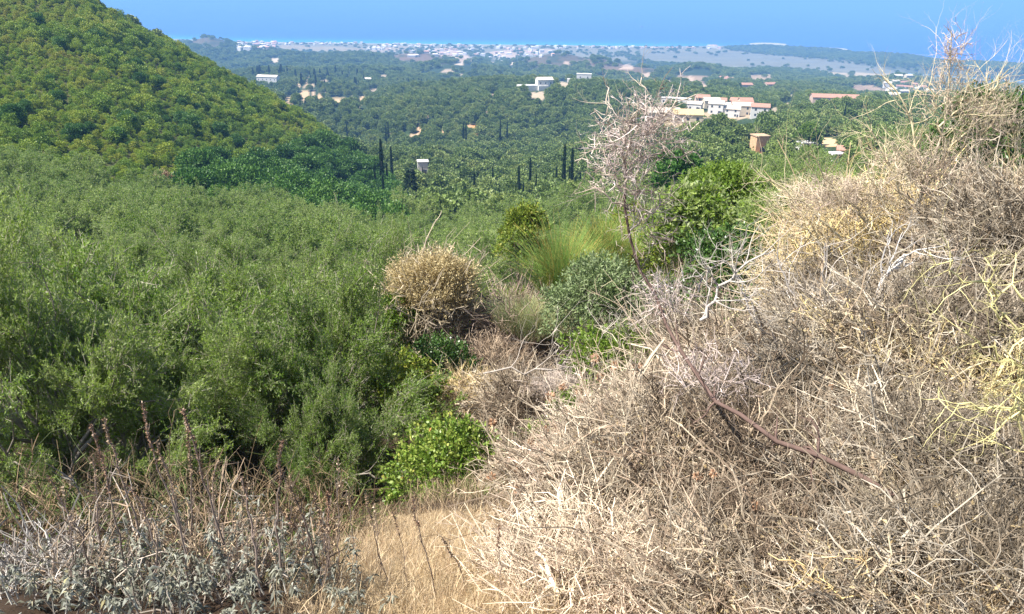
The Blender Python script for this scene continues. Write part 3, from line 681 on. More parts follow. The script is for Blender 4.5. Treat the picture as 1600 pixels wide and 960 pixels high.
def hh(kind, px, py, d0, d1, w_, d_, h, rz, wall, roof, label, **k):
    p = hit(px, py, d0, d1); return house(kind, p, w_, d_, h, R(rz), wall, roof, label, **k)
def scaled(px_w, p): return px_w*p[1]/F_PX*1.07
hh('long_house', 420, 132, 500, 1300, 26, 9, 9.0, -10, WHITE, PALET, 'long white house with a pale roof left of the far cypresses', nwin=5, storeys=2)
hh('small_house', 575, 128, 500, 1300, 11, 7, 4, 0, WHITE, PALET, 'small white house alone in the far woods', nwin=2)
hh('villa', 850, 140, 500, 1000, 14, 9, 8.5, 15, WHITE, PALET, 'two-storey white villa with a hipped pale roof on the wooded ridge', nwin=3, storeys=2, extra=[(-24, -7.1, -4, 4.5, -3, 4.0, WHITE), (-7, 2, -7, -4.6, -3, 3.8, WHITE)])
hh('villa', 912, 130, 500, 1000, 15, 8, 9, -5, WHITE, WHITE, 'boxy white villa with a flat roof and lower wing near the ridge top', rtype='flat', nwin=2, storeys=2, extra=[(-17, -7.6, -8, -2, -4, 4.5, WHITE)])
hh('small_house', 661, 272, 180, 340, 4.0, 4.0, 5.0, 10, WHITE, WHITE, 'small white house at the head of the pale stony path', rtype='flat', nwin=1, storeys=1)
hh('barn', 1035, 188, 220, 460, 13, 7, 3.6, -4, CREAM, PALET, 'long shed with a pale cream roof behind the dead shrub', nwin=3)
hh('barn', 1073, 190, 220, 460, 11.5, 7, 3.2, -6, CREAM, OCHRE, 'low shed with an ochre roof joined beside the cream-roofed one', nwin=3)
hh('long_house', 1056, 162, 350, 800, 20, 7, 3.6, -20, WHITE, WHITE, 'long low white building above the two sheds', rtype='flat', nwin=5)
hh('small_house', 1085, 172, 350, 800, 9, 6, 4, -25, WHITE, PALET, 'white cottage at the lower end of the long low white building', nwin=2)
vill = [(1096, 166, 9, PINKR, TILE), (1110, 170, 10, CREAM, PALET), (1118, 178, 9, WHITE, PALET), (1124, 168, 8, CREAM, TILE), (1136, 176, 11, CREAM, PALET), (1142, 183, 10, WHITE, PALET), (1150, 170, 8, PINKR, TILE), (1158, 180, 12, CREAM, PALET), (1163, 172, 8, CREAM, TILE)]
for px, py, w_, wm, rm in vill:
    hh('village_house', px, py, 330, 800, w_, 7, float(rng.uniform(4.5, 6.5)), float(rng.uniform(-25, 15)), wm, rm, 'cream or pinkish house in the small village on the wooded slope', group='houses of the small village', nwin=2, storeys=2)
hh('village_house', 1158, 179, 330, 800, 13, 7, 6.5, -12, CREAM, TILE, 'house with the widest red tiled roof at the right of the small village', nwin=3, storeys=2)
hh('village_house', 1186, 183, 330, 800, 10, 7, 6.0, -15, WHITE, TILE, 'white house with a red roof standing last and apart from the village', nwin=2, storeys=2)
hh('long_barn', 1303, 160, 450, 1300, 32, 9, 3.5, -6, PINKR, TILE, 'long low building with one straight red roof in the far woods', nwin=5)
for px, py, w_ in [(1130, 126, 14), (1138, 128, 16), (1148, 131, 12), (1165, 139, 14), (1202, 138, 14)]:
    hh('farm_house', px, py, 700, 1600, w_, 9, 5, float(rng.uniform(-20, 20)), PINKR, TILE, 'red-roofed farm house by the striped orchard', group='red-roofed houses by the striped orchard', nwin=2)
for px, py in [(1385, 137), (1392, 144), (1398, 132), (1404, 140), (1412, 134), (1418, 142), (1426, 137), (1432, 144), (1410, 150), (1440, 141), (1402, 124), (1418, 125), (1450, 147), (1395, 156)]:
    hh('village_house', px, py, 600, 2200, float(rng.uniform(10, 16)), 9, float(rng.uniform(5, 8)), float(rng.uniform(-30, 30)), [WHITE, CREAM, PINKR][rng.integers(0, 3)], [TILE, TILE, PALET][rng.integers(0, 3)], 'pale house in the hazy village on the hill behind the thorn branches', group='houses of the hazy hill village', nwin=2)
hh('concrete_shed', 1258, 236, 100, 330, 5, 4, 2.6, 10, GREYC, GREYC, 'grey concrete shed left of the ochre yard', rtype='flat', nwin=1)
hh('ruined_house', 1184, 240, 120, 330, 4.2, 4.0, 5.5, 12, simple_mat('ochre_stone', (0.50, 0.33, 0.19), var=.2, scale=2.0), simple_mat('ochre_stone_top', (0.42, 0.30, 0.19), var=.2, scale=2.0), 'narrow roofless ochre stone building among the trees at right', rtype='flat', nwin=1)
hh('small_house', 1304, 254, 80, 260, 3.6, 3, 2.2, 12, WHITE, WHITE, 'low white house front below the ochre yard', rtype='flat', nwin=1)
hh('small_house', 1316, 250, 80, 260, 3.2, 3.4, 2.8, -20, PINKR, TILE, 'small building with a bright red tiled roof beside the thorns', nwin=1)
hh('hut', 1124, 280, 70, 200, 3.3, 2.0, 1.3, -25, CREAM, WHITE, 'small hut with a white sheet roof above the fig-green bush', rtype='flat', nwin=1)
hh('small_house', 1402, 232, 60, 260, 2.4, 2.4, 1.9, 10, WHITE, WHITE, 'tiny white building glimpsed through the tall thorn bush', rtype='flat', nwin=1)
# coastal town
tv = []
for k in range(3):
    V, F = box_verts(-6, 6, -5, 5, -1, 6+2*k); A_ = Acc(); A_.add(V, F, (0.60, 0.58, 0.56) if k != 1 else (0.50, 0.42, 0.36))
    V = np.array([(-6.5, -5.5, 6+2*k+.01), (6.5, -5.5, 6+2*k+.01), (6.5, 5.5, 6+2*k+.01), (-6.5, 5.5, 6+2*k+.01), (-4, 0, 8+2*k), (4, 0, 8+2*k)], float)
    A_.add(V, np.array([(0, 1, 5, 4), (2, 3, 4, 5)]), (0.62, 0.36, 0.28) if k == 1 else (0.72, 0.66, 0.6)); A_.F[-1] = A_.F[-1]
    A_.add(V, np.array([(1, 2, 5), (3, 0, 4)]), (0.62, 0.36, 0.28) if k == 1 else (0.72, 0.66, 0.6))
    tv.append(A_.mesh('coast_building', attr_mat('coast_render_%d' % k)))
clusters = [((370, 430), (66, 80), 70, 1.6), ((430, 580), (68, 71), 36, 1.4), ((575, 625), (73, 80), 26, 1.5), ((600, 680), (70, 76), 24, 1.4), ((640, 760), (72, 90), 60, 1.5), ((760, 870), (73, 90), 55, 1.5), ((870, 1010), (74, 77), 34, 1.4), ((1000, 1125), (75.5, 77.5), 24, 1.3), ((1105, 1125), (73.5, 76), 8, 2.0), ((745, 790), (88, 103), 12, 1.3)]
src = []
for (xa, xb), (ya, yb), nn, sc in clusters:
    for i in range(nn):
        if len(src) and sum(1 for o in col.objects if False) > 0: pass
        px = rng.uniform(xa, xb); py = ya+(yb-ya)*rng.random()**1.3
        p = hit(px, py, 1500, 4200)
        if p[2] < 1.2: 
            p = hit(px, py+2.0, 1500, 4200)
        lab = 'small pale building in the town strung along the shore'
        if i < 3 and len(src) < 3:
            o = link('coast_building', tv[i], None, p); src.append(o)
        else:
            o = src[rng.integers(0, 3)].copy(); col.objects.link(o); o.location = p
        o.rotation_euler = (0, 0, rng.uniform(-0.6, 0.6)); s = sc*0.45*rng.uniform(0.7, 1.3); o.scale = (s*rng.uniform(0.8, 2.0), s, s*0.95)
        tag(o, lab, 'building', 'buildings of the shore town')
# a boat out at sea
bp = at_z(1003, 43, 0.0); bt = empty('boat', bp, R(15), 'tiny white boat alone on the open sea', 'boat', None, 1.6)
V = np.array([(-9, -2.4, 0), (6, -2.4, 0), (10, 0, 0), (6, 2.4, 0), (-9, 2.4, 0), (-9, -2.8, 2.2), (7, -2.8, 2.4), (12, 0, 3), (7, 2.8, 2.4), (-9, 2.8, 2.2)], float)
link('hull', mesh_np('hull', V, [np.array([(0, 1, 6, 5), (1, 2, 7, 6), (2, 3, 8, 7), (3, 4, 9, 8), (4, 0, 5, 9)]), np.array([(5, 6, 7, 8, 9)])], [WHITE]), bt)
link('cabin', boxmesh('cabin', -5, 3, -1.8, 1.8, 2.2, 4.6, WHITE), bt)
print('buildings done')

# ---- the left hillside: scrub
hx, hy = jgrid(-330, 60, 80, 300, 1.3, rng)
hz = ground(hx, hy); HP = np.stack([hx, hy, hz], 1)
a_, b_ = project(HP)
oakzone = lambda a, b, Y: inpoly(a, b, [(270, 300), (300, 262), (340, 250), (400, 262), (450, 235), (520, 225), (575, 262), (625, 300), (625, 360), (400, 370), (270, 350)]) & (Y > 95) & (Y < 270)
ok = inview(HP, 60, -40) & inpoly(a_, b_, [(-100, -80), (100, -60), (240, 40), (290, 60), (420, 130), (530, 195), (610, 275), (625, 330), (-100, 330)]) & (hy > 90+0*hx) & visible(HP+np.array([0, 0, 2.0]), 2.0) & ~oakzone(a_, b_, hy)
HP = HP[ok]; dist = HP[:, 1]
sz = 0.50*np.exp(rng.normal(size=len(HP))*0.46)*(0.85+0.9*np.clip((fbm(HP[:, 0]/14, HP[:, 1]/14)-0.5)*2.2, -0.2, 1))
sz = np.clip(sz, 0.25, 1.25); big = np.argsort(-(sz/dist))
shrub_src = []
SL = 'green and olive-yellow scrub bush on the steep hillside'
for j, k in enumerate(big[:300]):
    pr = P_SHRUB[j % 4]; p = HP[k]; s = float(sz[k])
    if j < 4:
        t = make_tree('scrub_bush', (pr[0], pr[1], None), p, rng.uniform(0, 6.28), s, SL, 'bush', 'scrub bushes on the steep hillside'); shrub_src.append(t)
    else:
        copy_thing(shrub_src[j % 4], p, rng.uniform(0, 6.28), s, SL, 'bush', 'scrub bushes on the steep hillside')
rest = big[300:]
n = len(rest)
scatter('hillside_scrub', HP[rest], np.stack([rng.normal(size=n)*0.1, rng.normal(size=n)*0.1, rng.uniform(0, 6.28, n)], 1),
        sz[rest, None]*np.stack([np.ones(n), np.ones(n), rng.uniform(0.75, 1.25, n)], 1), rng.integers(0, 4, n), [s.children[0] for s in shrub_src],
        'dense green and yellowish scrub covering the steep hillside')
print('hill shrubs', len(HP))
# ---- oaks at the foot of the hill
ox, oy = jgrid(-140, 20, 90, 275, 5.6, rng); OP = np.stack([ox, oy, ground(ox, oy)], 1); a_, b_ = project(OP+np.array([0, 0, 2.5]))
OP = OP[oakzone(a_, b_, oy) & visible(OP+np.array([0, 0, 4.0]), 1.0)]
oak_src = []
def oak(p, s, label, group=None, pr=None):
    i = rng.integers(0, 2); 
    if len(oak_src) < 2:
        i = len(oak_src); t = make_tree('oak_tree', P_OAK[i], p, rng.uniform(0, 6.28), s, label, 'tree', group); oak_src.append(t); return t
    return copy_thing(oak_src[i], p, rng.uniform(0, 6.28), s, label, 'tree', group)
for p in OP: oak(p, float(rng.uniform(0.8, 1.3)), 'dark green round-crowned tree in the wood at the foot of the scrub hill', 'dark round trees at the hill foot')
DL = ['dark tree at the centre of the scrub hillside', 'dark tree just right of the central one on the scrub hillside', 'dark tree on the upper part of the scrub hillside', 'dark tree at the upper left corner of the scrub hillside', 'dark tree near the top skyline of the scrub hill', 'dark tree on the right part of the scrub hillside', 'small dark tree in the lower scrub hillside', 'dark tree just above the central pair on the scrub hillside', 'small dark tree high on the slope below the scrub skyline']
for q_, (px, py, d, s) in enumerate([(300, 200, 165, 0.75), (345, 210, 170, 0.7), (215, 105, 200, 0.6), (60, 38, 215, 0.7), (150, 60, 215, 0.6), (370, 225, 165, 0.6), (185, 215, 140, 0.5), (285, 190, 175, 0.6), (250, 130, 195, 0.55)]):
    p = hit(px, py+8, d*0.7, d*1.4); oak(p, s, DL[q_])
for i in range(34):
    px = rng.uniform(0, 500); py = rng.uniform(0.25*max(0, px-150), 250)
    if py < 0.52*(px-150)-10: continue
    p = hit(px, py, 90, 320)
    if 90 < p[1] < 290: oak(p, float(rng.uniform(.3, .6)), 'small dark clump among the lighter scrub of the hillside', 'small dark clumps on the scrub hillside')
print('oaks', len(OP))
# ---- the wooded valley
def clearing(a, b, Y):
    m = np.zeros(len(a), bool)
    for (sx, sy, rx, ry, c) in clear_spots:
        rx = rx+1.5; ry = ry+1.0
        m |= (((a-sx)/(rx*0.9))**2+((b-sy)/(ry*0.9))**2 < 1) & (Y > 80)
        for hh_ in (1.3, 2.6, 3.9, 5.2):
            m |= (((a-sx)/(rx*0.75))**2+((b-hh_*F_PX/np.maximum(Y, 1)-sy)/(ry*0.75))**2 < 1) & (Y > 80)
    return m
def near_house(P):
    m = np.zeros(len(P), bool); a, b = project(P); a2, b2 = project(P+np.array([0, 0, 5.2])); q = np.maximum(P[:, 1], 1.0)
    for bx, by, bz, bw, bh in BLD:
        pa, pb = project(np.array([bx, by, bz])); pa2, pb2 = project(np.array([bx, by, bz+bh])); hw = (bw*0.5)*F_PX/by; tr = 2.2*F_PX/q
        low = pb[0]-(pb[0]-pb2[0])*0.25
        m |= (np.abs(a-pa[0]) < hw+tr*0.8) & (b2 < low) & (b > pb2[0]) & (P[:, 1] < by+6) & (P[:, 1] > by*0.45)
    return m
vx, vy = jgrid(-420, 420, 23, 560, 4.7, rng); VP = np.stack([vx, vy, ground(vx, vy)], 1)
keep = rng.random(len(vx)) < np.where(vy < 60, 0.72, 0.93)
VP = VP[keep & inview(VP, 80, -50, 700)]
a_, b_ = project(VP)
onh = inpoly(a_, b_, hill_poly) & (VP[:, 1] < 300) & (VP[:, 1] > 95)
VP = VP[~onh & ~clearing(a_, b_, VP[:, 1]) & ~near_house(VP) & visible(VP+np.array([0, 0, 4.5]), 1.0)]
a_, b_ = project(VP); VP = VP[~oakzone(a_, b_, VP[:, 1])]
a_, b_ = project(VP+np.array([0, 0, 4.0]))
right_gap = ((a_ > 860) & (VP[:, 1] < 50)) | ((a_ > 1350) & (VP[:, 1] < 100))
VP = VP[~right_gap]
order = np.argsort(VP[:, 1]); VP = VP[order]
vs = np.clip(np.exp(rng.normal(size=len(VP))*0.30), 0.55, np.where(VP[:, 1] < 45, 0.72, np.where(VP[:, 1] < 90, 0.95, 1.5)))
for q_ in np.where(VP[:, 1] < 60)[0]:
    px_ = float(project(VP[q_])[0][0]); mh_ = float(at(px_, float(np.interp(px_, [-200, 120, 260, 400, 1000, 1100], [240, 250, 290, 318, 305, 330])), VP[q_, 1])[2])-VP[q_, 2]
    vs[q_] = np.clip(mh_/6.3, 0.3, vs[q_])
olive_src = []; far_src = []; near_src = []
OL = 'leafy olive tree among many in the wooded valley below'
OG = 'olive trees filling the wooded valley'
for j in range(300):
    p = VP[j]; near = p[1] < 150; i = j % 3
    src = near_src if p[1] < 42 else olive_src if near else far_src; pp = P_NEAR if p[1] < 42 else P_MID if near else P_FAR
    OL, OG = (('leafy green olive tree in the closest part of the grove', 'olives in the closest part of the grove') if p[1] < 42 else ('round olive crown in the bright canopy between the near grove and the cypresses', 'olives of the bright middle canopy') if near else ('small olive tree in the darker wood beyond the cypresses', 'olives in the darker wood beyond the cypresses'))
    if len(src) < 3:
        i = len(src); t = make_tree('olive_tree', pp[i], p, rng.uniform(0, 6.28), float(vs[j]), OL, 'tree', OG); src.append(t)
    else: copy_thing(src[i], p, rng.uniform(0, 6.28), float(vs[j]), OL, 'tree', OG)
while len(far_src) < 3:
    i = len(far_src); p = VP[300+i*3]; far_src.append(make_tree('olive_tree', P_FAR[i], p, 0, 1.0, OL, 'tree', OG))
print('valley trees', len(VP), VP[299, 1])
# far woods beyond
fx, fy = jgrid(-1250, 1250, 560, 1150, 7.0, rng); F1 = np.stack([fx, fy, ground(fx, fy)], 1)
gx_, gy_ = jgrid(-2500, 2500, 1150, 2800, 13.0, rng); F2 = np.stack([gx_, gy_, ground(gx_, gy_)], 1)
a_, b_ = project(F1); m1 = inview(F1, 40, -50) & ~clearing(a_, b_, F1[:, 1]) & ~near_house(F1) & visible(F1+np.array([0, 0, 6.0]), 1.0) & (rng.random(len(F1)) < 0.92)
orchard = inpoly(a_, b_, [(1035, 115), (1110, 115), (1100, 150), (1030, 150)]) | inpoly(a_, b_, [(1160, 116), (1215, 114), (1215, 140), (1160, 140)])
m1 &= ~(orchard & ((np.floor(F1[:, 0]/16).astype(int) % 2) == 0))
F1 = F1[m1]
a_, b_ = project(F2); infield = np.zeros(len(F2), bool)
for poly, ymin, c in fields[:6]+fields[7:]: infield |= inpoly(a_, b_, poly) & (F2[:, 1] > ymin)
brown = np.zeros(len(F2), bool)
for (hx_, hy_, rx_, ry_) in [(650, 92, 45, 9), (325, 66, 32, 8), (870, 94, 60, 11), (960, 102, 45, 11), (1000, 110, 40, 8), (720, 104, 40, 5), (1090, 118, 30, 9)]:
    brown |= ((a_-hx_)/rx_)**2+((b_-hy_)/ry_)**2+(fbm(F2[:, 0]/50, F2[:, 1]/50)-.5)*1.5 < 1
dens = np.where(brown, 0.10, 1.0)*np.where((F2[:, 2] > 20) | inpoly(a_, b_, fields[6][0]), 0.95, 0.28)*np.where(fbm(F2[:, 0]/90, F2[:, 1]/90) > 0.62, 0.3, 1.0)
scr = np.zeros(len(F2))
m2 = inview(F2, 40, -50) & ~clearing(a_, b_, F2[:, 1]) & visible(F2+np.array([0, 0, 8.0]), 1.0) & (rng.random(len(F2)) < dens) & (~infield | (rng.random(len(F2)) < 0.03)) & (F2[:, 2] > 2.2) & ~inpoly(F2[:, 0], F2[:, 1], [tuple(p) for p in (lake_poly-lc[:2])*1.05+lc[:2]])
F2 = F2[m2]
hx2, hy2 = jgrid(-1900, 3200, 2200, 4300, 22.0, rng); F3 = np.stack([hx2, hy2, ground(hx2, hy2)], 1); a_, b_ = project(F3)
m3 = inview(F3, 40, -50) & (F3[:, 1] < coastY(F3[:, 0]/F3[:, 1])*0.985) & ((F3[:, 2] > 12) | inpoly(a_, b_, fields[6][0]) | (rng.random(len(F3)) < 0.12)) & (F3[:, 1] > 2800)
F3 = F3[m3]
ALL = np.concatenate([VP[309:], F1, F2, F3]); n = len(ALL)
ss = np.concatenate([vs[309:], rng.uniform(1.1, 1.7, len(F1)), rng.uniform(1.8, 3.0, len(F2)), rng.uniform(2.5, 4.0, len(F3))])
zs = np.concatenate([np.ones(len(VP)-309), np.ones(len(F1)), np.full(len(F2), 0.65), np.full(len(F3), 0.4)])
scatter('far_woodland', ALL, np.stack([np.zeros(n), np.zeros(n), rng.uniform(0, 6.28, n)], 1), ss[:, None]*np.stack([np.ones(n), np.ones(n), zs], 1),
        rng.integers(0, 3, n), [s.children[0] for s in far_src], 'far blue-green woodland covering the valley sides and hills towards the coast')
print('far woodland', n)

# ---- cypresses
cyp_src = []
def stand(px, ty, d, hmin, hmax):
    q = at(px, ty, d); g = float(ground(q[0], q[1])); return np.array([q[0], q[1], g]), float(np.clip(q[2]-g, hmin, hmax))
def cypress(px, py_base, d, h, label, group=None, wide=1.0, ty=None):
    p = hit(px, py_base, d*0.75, d*1.35)
    if ty is not None: p, h = stand(px, ty, d, 5, 15); print('cyp', px, round(h, 1))
    s = h/10.0; sc = (s*wide*0.85, s*wide*0.85, s)
    if len(cyp_src) < 3:
        t = make_tree('cypress_tree', P_CYP[len(cyp_src)], p, rng.uniform(0, 6), sc, label, 'cypress', group); cyp_src.append(t); return t
    return copy_thing(cyp_src[rng.integers(0, 3)], p, rng.uniform(0, 6), sc, label, 'cypress', group)
cy = [  # px, top y, base y, distance
 (883, 226, 312, 190, 'tallest cypress of the slim group beyond the near canopy'), (895, 235, 310, 195, 'second tallest cypress, just right of the tallest in the slim group'),
 (899, 278, 308, 185, 'short dark cypress at the foot of the slim group'), (907, 270, 312, 190, 'thin cypress on the right edge of the slim group'),
 (829, 250, 300, 200, 'slim lone cypress left of the cypress group'), (811, 262, 305, 195, 'thin pale cypress beside the lone slim one'), (852, 278, 305, 190, 'small thin cypress between the lone one and the group'), (798, 298, 315, 170, 'squat dark cypress poking out of the canopy'),
 (741, 272, 305, 210, 'small slim cypress in the middle of the olive wood'),
 (594, 218, 330, 190, 'tall slim cypress at the toe of the scrub hill'), (598, 275, 345, 165, 'dark cypress in front of the tall one at the hill toe'), (610, 222, 300, 250, 'narrow cypress behind the hill toe'),
 (541, 190, 212, 480, 'lone cypress above the scrub hill edge'), (602, 190, 216, 460, 'dark cypress pair member near the stony path, left one'), (606, 192, 216, 470, 'dark cypress pair member near the stony path, right one'),
 (724, 192, 220, 430, 'left cypress beside the orange earth scar'), (728, 188, 220, 430, 'right cypress beside the orange earth scar'),
 (782, 178, 212, 450, 'left dark cypress of the pair below the villas'), (793, 172, 210, 450, 'right dark cypress of the pair below the villas'),
 (1323, 160, 205, 330, 'broad dark cypress by the red-roofed long barn'), (642, 182, 198, 520, 'tiny dark cypress on the far slope')]
for (px, ty, by, d, lab) in cy:
    h = (by-ty)*d/F_PX*1.0
    cypress(px, by, d, h, lab, None, 0.52, ty=ty)
for i in range(26):
    px = rng.uniform(395, 560); cypress(px, rng.uniform(118, 126), 950, rng.uniform(9, 15), 'small dark cypress in the row behind the long white house', 'cypresses behind the long white house', 1.5)
for i in range(12):
    px = rng.uniform(470, 570); cypress(px, rng.uniform(128, 142), 850, rng.uniform(8, 13), 'small dark cypress on the slope right of the long white house', 'cypresses on the slope by the long white house', 1.3)
for i in range(12):
    px = rng.uniform(620, 690); cypress(px, rng.uniform(128, 133), 750, rng.uniform(6, 10), 'small dark cypress on the far ridge left of the villas', 'cypresses on the far ridge', 1.6)
for px, ty, d in [(870, 262, 200), (890, 262, 205), (838, 275, 190), (818, 288, 175), (780, 290, 180), (660, 262, 260), (585, 262, 180), (604, 258, 190), (770, 262, 230), (918, 282, 190), (700, 250, 300)]:
    cypress(px, 300, d, 8, 'slim cypress scattered in the wood around the middle of the valley', 'slim cypresses scattered in the valley wood', .5, ty=ty)
# a dark conifer by the stony path
rc = np.random.default_rng(77)
def conifer_proto():
    z = rc.random(1800)**1.3*8.5+0.8; q = (1-(z/9.4))*2.2+0.15; a = rc.uniform(0, 6.28, 1800); q = q*(0.45+0.55*rc.random(1800))*(1+0.35*np.sin(z*5.5))
    b = np.stack([q*np.cos(a), q*np.sin(a), z], 1); d = unit(np.stack([np.cos(a), np.sin(a), rc.uniform(-.5, .4, 1800)], 1))
    V, Q = leaves(b, d, rc.uniform(0.5, 0.9, 1800), np.full(1800, 0.28), rc); cr = mesh_np('conifer_crown', V, Q, [CYP], {'tint': np.repeat(rc.random(1800), 4)})
    return cr, P_CYP[0][1], None
pc_, hc_ = stand(640, 262, 170, 5, 14)
make_tree('conifer_tree', conifer_proto(), pc_, 0, hc_/9.4, 'dark layered conifer left of the stony white path', 'tree')

# ------------------------------------------------------------------ near olive trees
NT = [  # px, distance, scale, label
 (20, 12.5, 0.92, 'shaded olive tree at the near left, its lower crown deep in shadow'),
 (235, 10.3, 0.92, 'big sunlit olive tree in the first row, between the shaded one and the broken stalks'),
 (365, 8.6, 0.50, 'low bright olive in front of the first row, left of the single tall brown stalk'),
 (445, 8.9, 0.56, 'low bright olive in front of the first row, right of the single tall brown stalk'),
 (465, 13.0, 0.78, 'olive tree left of the tan dried shrub, over the dark bare soil'),
 (525, 9.8, 0.56, 'small dense olive directly above the dark bare soil patch'),
 (70, 17.5, 0.66, 'olive behind the shaded left tree, its crown lit by the sun'),
 (340, 18.5, 0.74, 'olive rising behind the big sunlit one, its top near the dark wood'),
 (620, 21.0, 0.75, 'olive tree standing just above the tan dried shrub'),
 (760, 27.0, 0.75, 'olive tree between the tan dried shrub and the yellowing tree'),
 (500, 20.5, 0.8, 'olive tree behind the one left of the tan dried shrub'),
 (60, 7.2, 0.52, 'low vivid green olive sapling in the lower left corner above the grey plants'),
 (185, 7.6, 0.46, 'low olive sapling just behind the leaning brown stalks'),
 (-20, 21.0, 0.95, 'tall olive at the far left below the scrub hill'),
 (-120, 8.5, .7, 'low olive sapling cut by the lower left border'),
 (490, 7.4, .30, 'knee-high olive sprout over the dark soil'),
 (215, 23.0, 0.9, 'olive in front of the rust-coloured tree'),
]
def top_row(px): return float(np.interp(px, [-200, 120, 260, 400, 900], [235, 245, 300, 328, 328]))
NH = [max(v.co.z for v in pr[0].vertices) for pr in P_NEAR]
rn = np.random.default_rng(5)
for i, (px, Y, s, lab) in enumerate(NT):
    X_ = float(at(px, 600, Y)[0]); p = np.array([X_, Y, float(ground(X_, Y))-0.1])
    k3 = (i*2) % 3; sz_ = min(s*float(rn.uniform(1.0, 1.3)), (float(at(px, top_row(px), Y)[2])-p[2])/NH[k3])
    copy_thing(near_src[k3], p, float(rn.uniform(0, 6.28)), (s*float(rn.uniform(.72, .9)), s*float(rn.uniform(.72, .9)), sz_), lab, 'olive tree', 'olive trees of the nearest rows'); continue
    copy_thing(near_src[(i*2) % 3], p, float(rng.uniform(0, 6.28)), (s*float(rng.uniform(.75, 1.15)), s*float(rng.uniform(.8, 1.2)), s*float(rng.uniform(1.0, 1.3))), lab, 'olive tree', 'olive trees of the nearest rows')

# ------------------------------------------------------------------ near shrubs, twigs and stalks
def tangle(r, acc, n, c, rad, L, th, pal, nside=3, up=0.15, out=0.55, inner=0.35, jit=0.26, k=4, pscale=2.5, zmin=None):
    c = np.array(c, float); rad = np.array(rad, float); pal = np.array(pal)
    d0 = rand_dir(r, n); d0[:, 2] = np.where(d0[:, 2] < -0.3, -d0[:, 2], d0[:, 2])
    lump = 0.60+0.78*fbm(d0[:, 0]*2.2+c[0]*3, d0[:, 1]*2.2+d0[:, 2]*2.9+c[2])
    q = (inner+(1-inner)*r.random(n)**0.55)*lump
    P0 = c+d0*rad*q[:, None]
    d = unit(d0*out+np.array([0, 0, up])+r.normal(size=(n, 3))*0.55)
    ln = L*r.uniform(0.4, 1.3, n); P = [P0]
    for i in range(k-1):
        d = unit(d+r.normal(size=(n, 3))*0.28); P.append(P[-1]+d*(ln/(k-1))[:, None])
    P = np.stack(P, 1); tr = th*np.exp(r.normal(size=n)*0.42)
    ci = (fbm(P0[:, 0]*pscale+7, P0[:, 2]*pscale+P0[:, 1]*pscale)-0.28)*2.0*len(pal)+r.normal(size=n)*0.9
    col_ = np.clip(pal[np.clip(ci.astype(int), 0, len(pal)-1)]*(1+r.normal(size=(n, 1))*jit), 0.02, 0.9)
    V, Q = tubes(P, tr[:, None]*np.linspace(1, 0.45, k)[None]); acc.add(V, Q, np.repeat(col_, k*3, axis=0))
    for j in range(nside):
        f = r.uniform(0.15, 0.95, n)*(k-1); i0 = np.minimum(f.astype(int), k-2); ff = (f-i0)[:, None]
        a = P[np.arange(n), i0]*(1-ff)+P[np.arange(n), i0+1]*ff; t0 = unit(P[np.arange(n), i0+1]-P[np.arange(n), i0])
        sd = unit(t0*0.6+rand_dir(r, n)*0.9); l2 = ln*r.uniform(0.12, 0.4, n)
        m_ = a+sd*(l2*0.5)[:, None]; e = a+unit(sd+r.normal(size=(n, 3))*0.25)*l2[:, None]
        V, Q = tubes(np.stack([a, m_, e], 1), (tr*0.65)[:, None]*np.array([[1, 0.8, 0.35]])); acc.add(V, Q, np.repeat(np.clip(col_*1.06, 0, .95), 9, axis=0))
def fan(r, acc, n, c, spread, H, th, pal, bend=0.25, lean=0.5, k=5, sides=3, jit=0.15, gfun=None):
    c = np.array(c, float); a = r.uniform(0, 6.283, n); q = spread*np.sqrt(r.random(n))
    P0 = c+np.stack([q*np.cos(a), q*np.sin(a), np.zeros(n)], 1)
    if gfun: P0[:, 2] = gfun(P0[:, 0], P0[:, 1])
    out = np.stack([np.cos(a), np.sin(a), np.zeros(n)], 1)*(q/spread*lean)[:, None]
    d = unit(out+np.array([0, 0, 1.0])+r.normal(size=(n, 3))*0.13); h = H*r.uniform(0.5, 1.15, n); P = [P0]
    for i in range(k-1):
        P.append(P[-1]+d*(h/(k-1))[:, None]); d = unit(d+r.normal(size=(n, 3))*0.07+np.stack([out[:, 0], out[:, 1], -np.ones(n)*0.5], 1)*bend*(i+1)/k)
    P = np.stack(P, 1); pal = np.array(pal); cc = np.clip(pal[r.integers(0, len(pal), n)]*(1+r.normal(size=(n, 1))*jit), 0.01, 0.9)
    V, Q = tubes(P, (th*r.uniform(0.6, 1.4, n))[:, None]*np.linspace(1, 0.4, k)[None], sides); acc.add(V, Q, np.repeat(cc, k*sides, axis=0))
    return P
PINK = [(0.13, 0.095, 0.065), (0.26, 0.205, 0.145), (0.33, 0.27, 0.195), (0.42, 0.355, 0.265), (0.34, 0.255, 0.18), (0.22, 0.16, 0.11)]
GREYT = [(0.15, 0.12, 0.085), (0.28, 0.235, 0.175), (0.37, 0.32, 0.25), (0.25, 0.19, 0.13), (0.43, 0.36, 0.24)]
YEL = [(0.36, 0.27, 0.17), (0.46, 0.36, 0.20), (0.60, 0.48, 0.24), (0.64, 0.50, 0.22), (0.42, 0.34, 0.24), (0.55, 0.46, 0.32)]
PALE = [(0.60, 0.56, 0.50), (0.50, 0.46, 0.41), (0.40, 0.36, 0.32)]
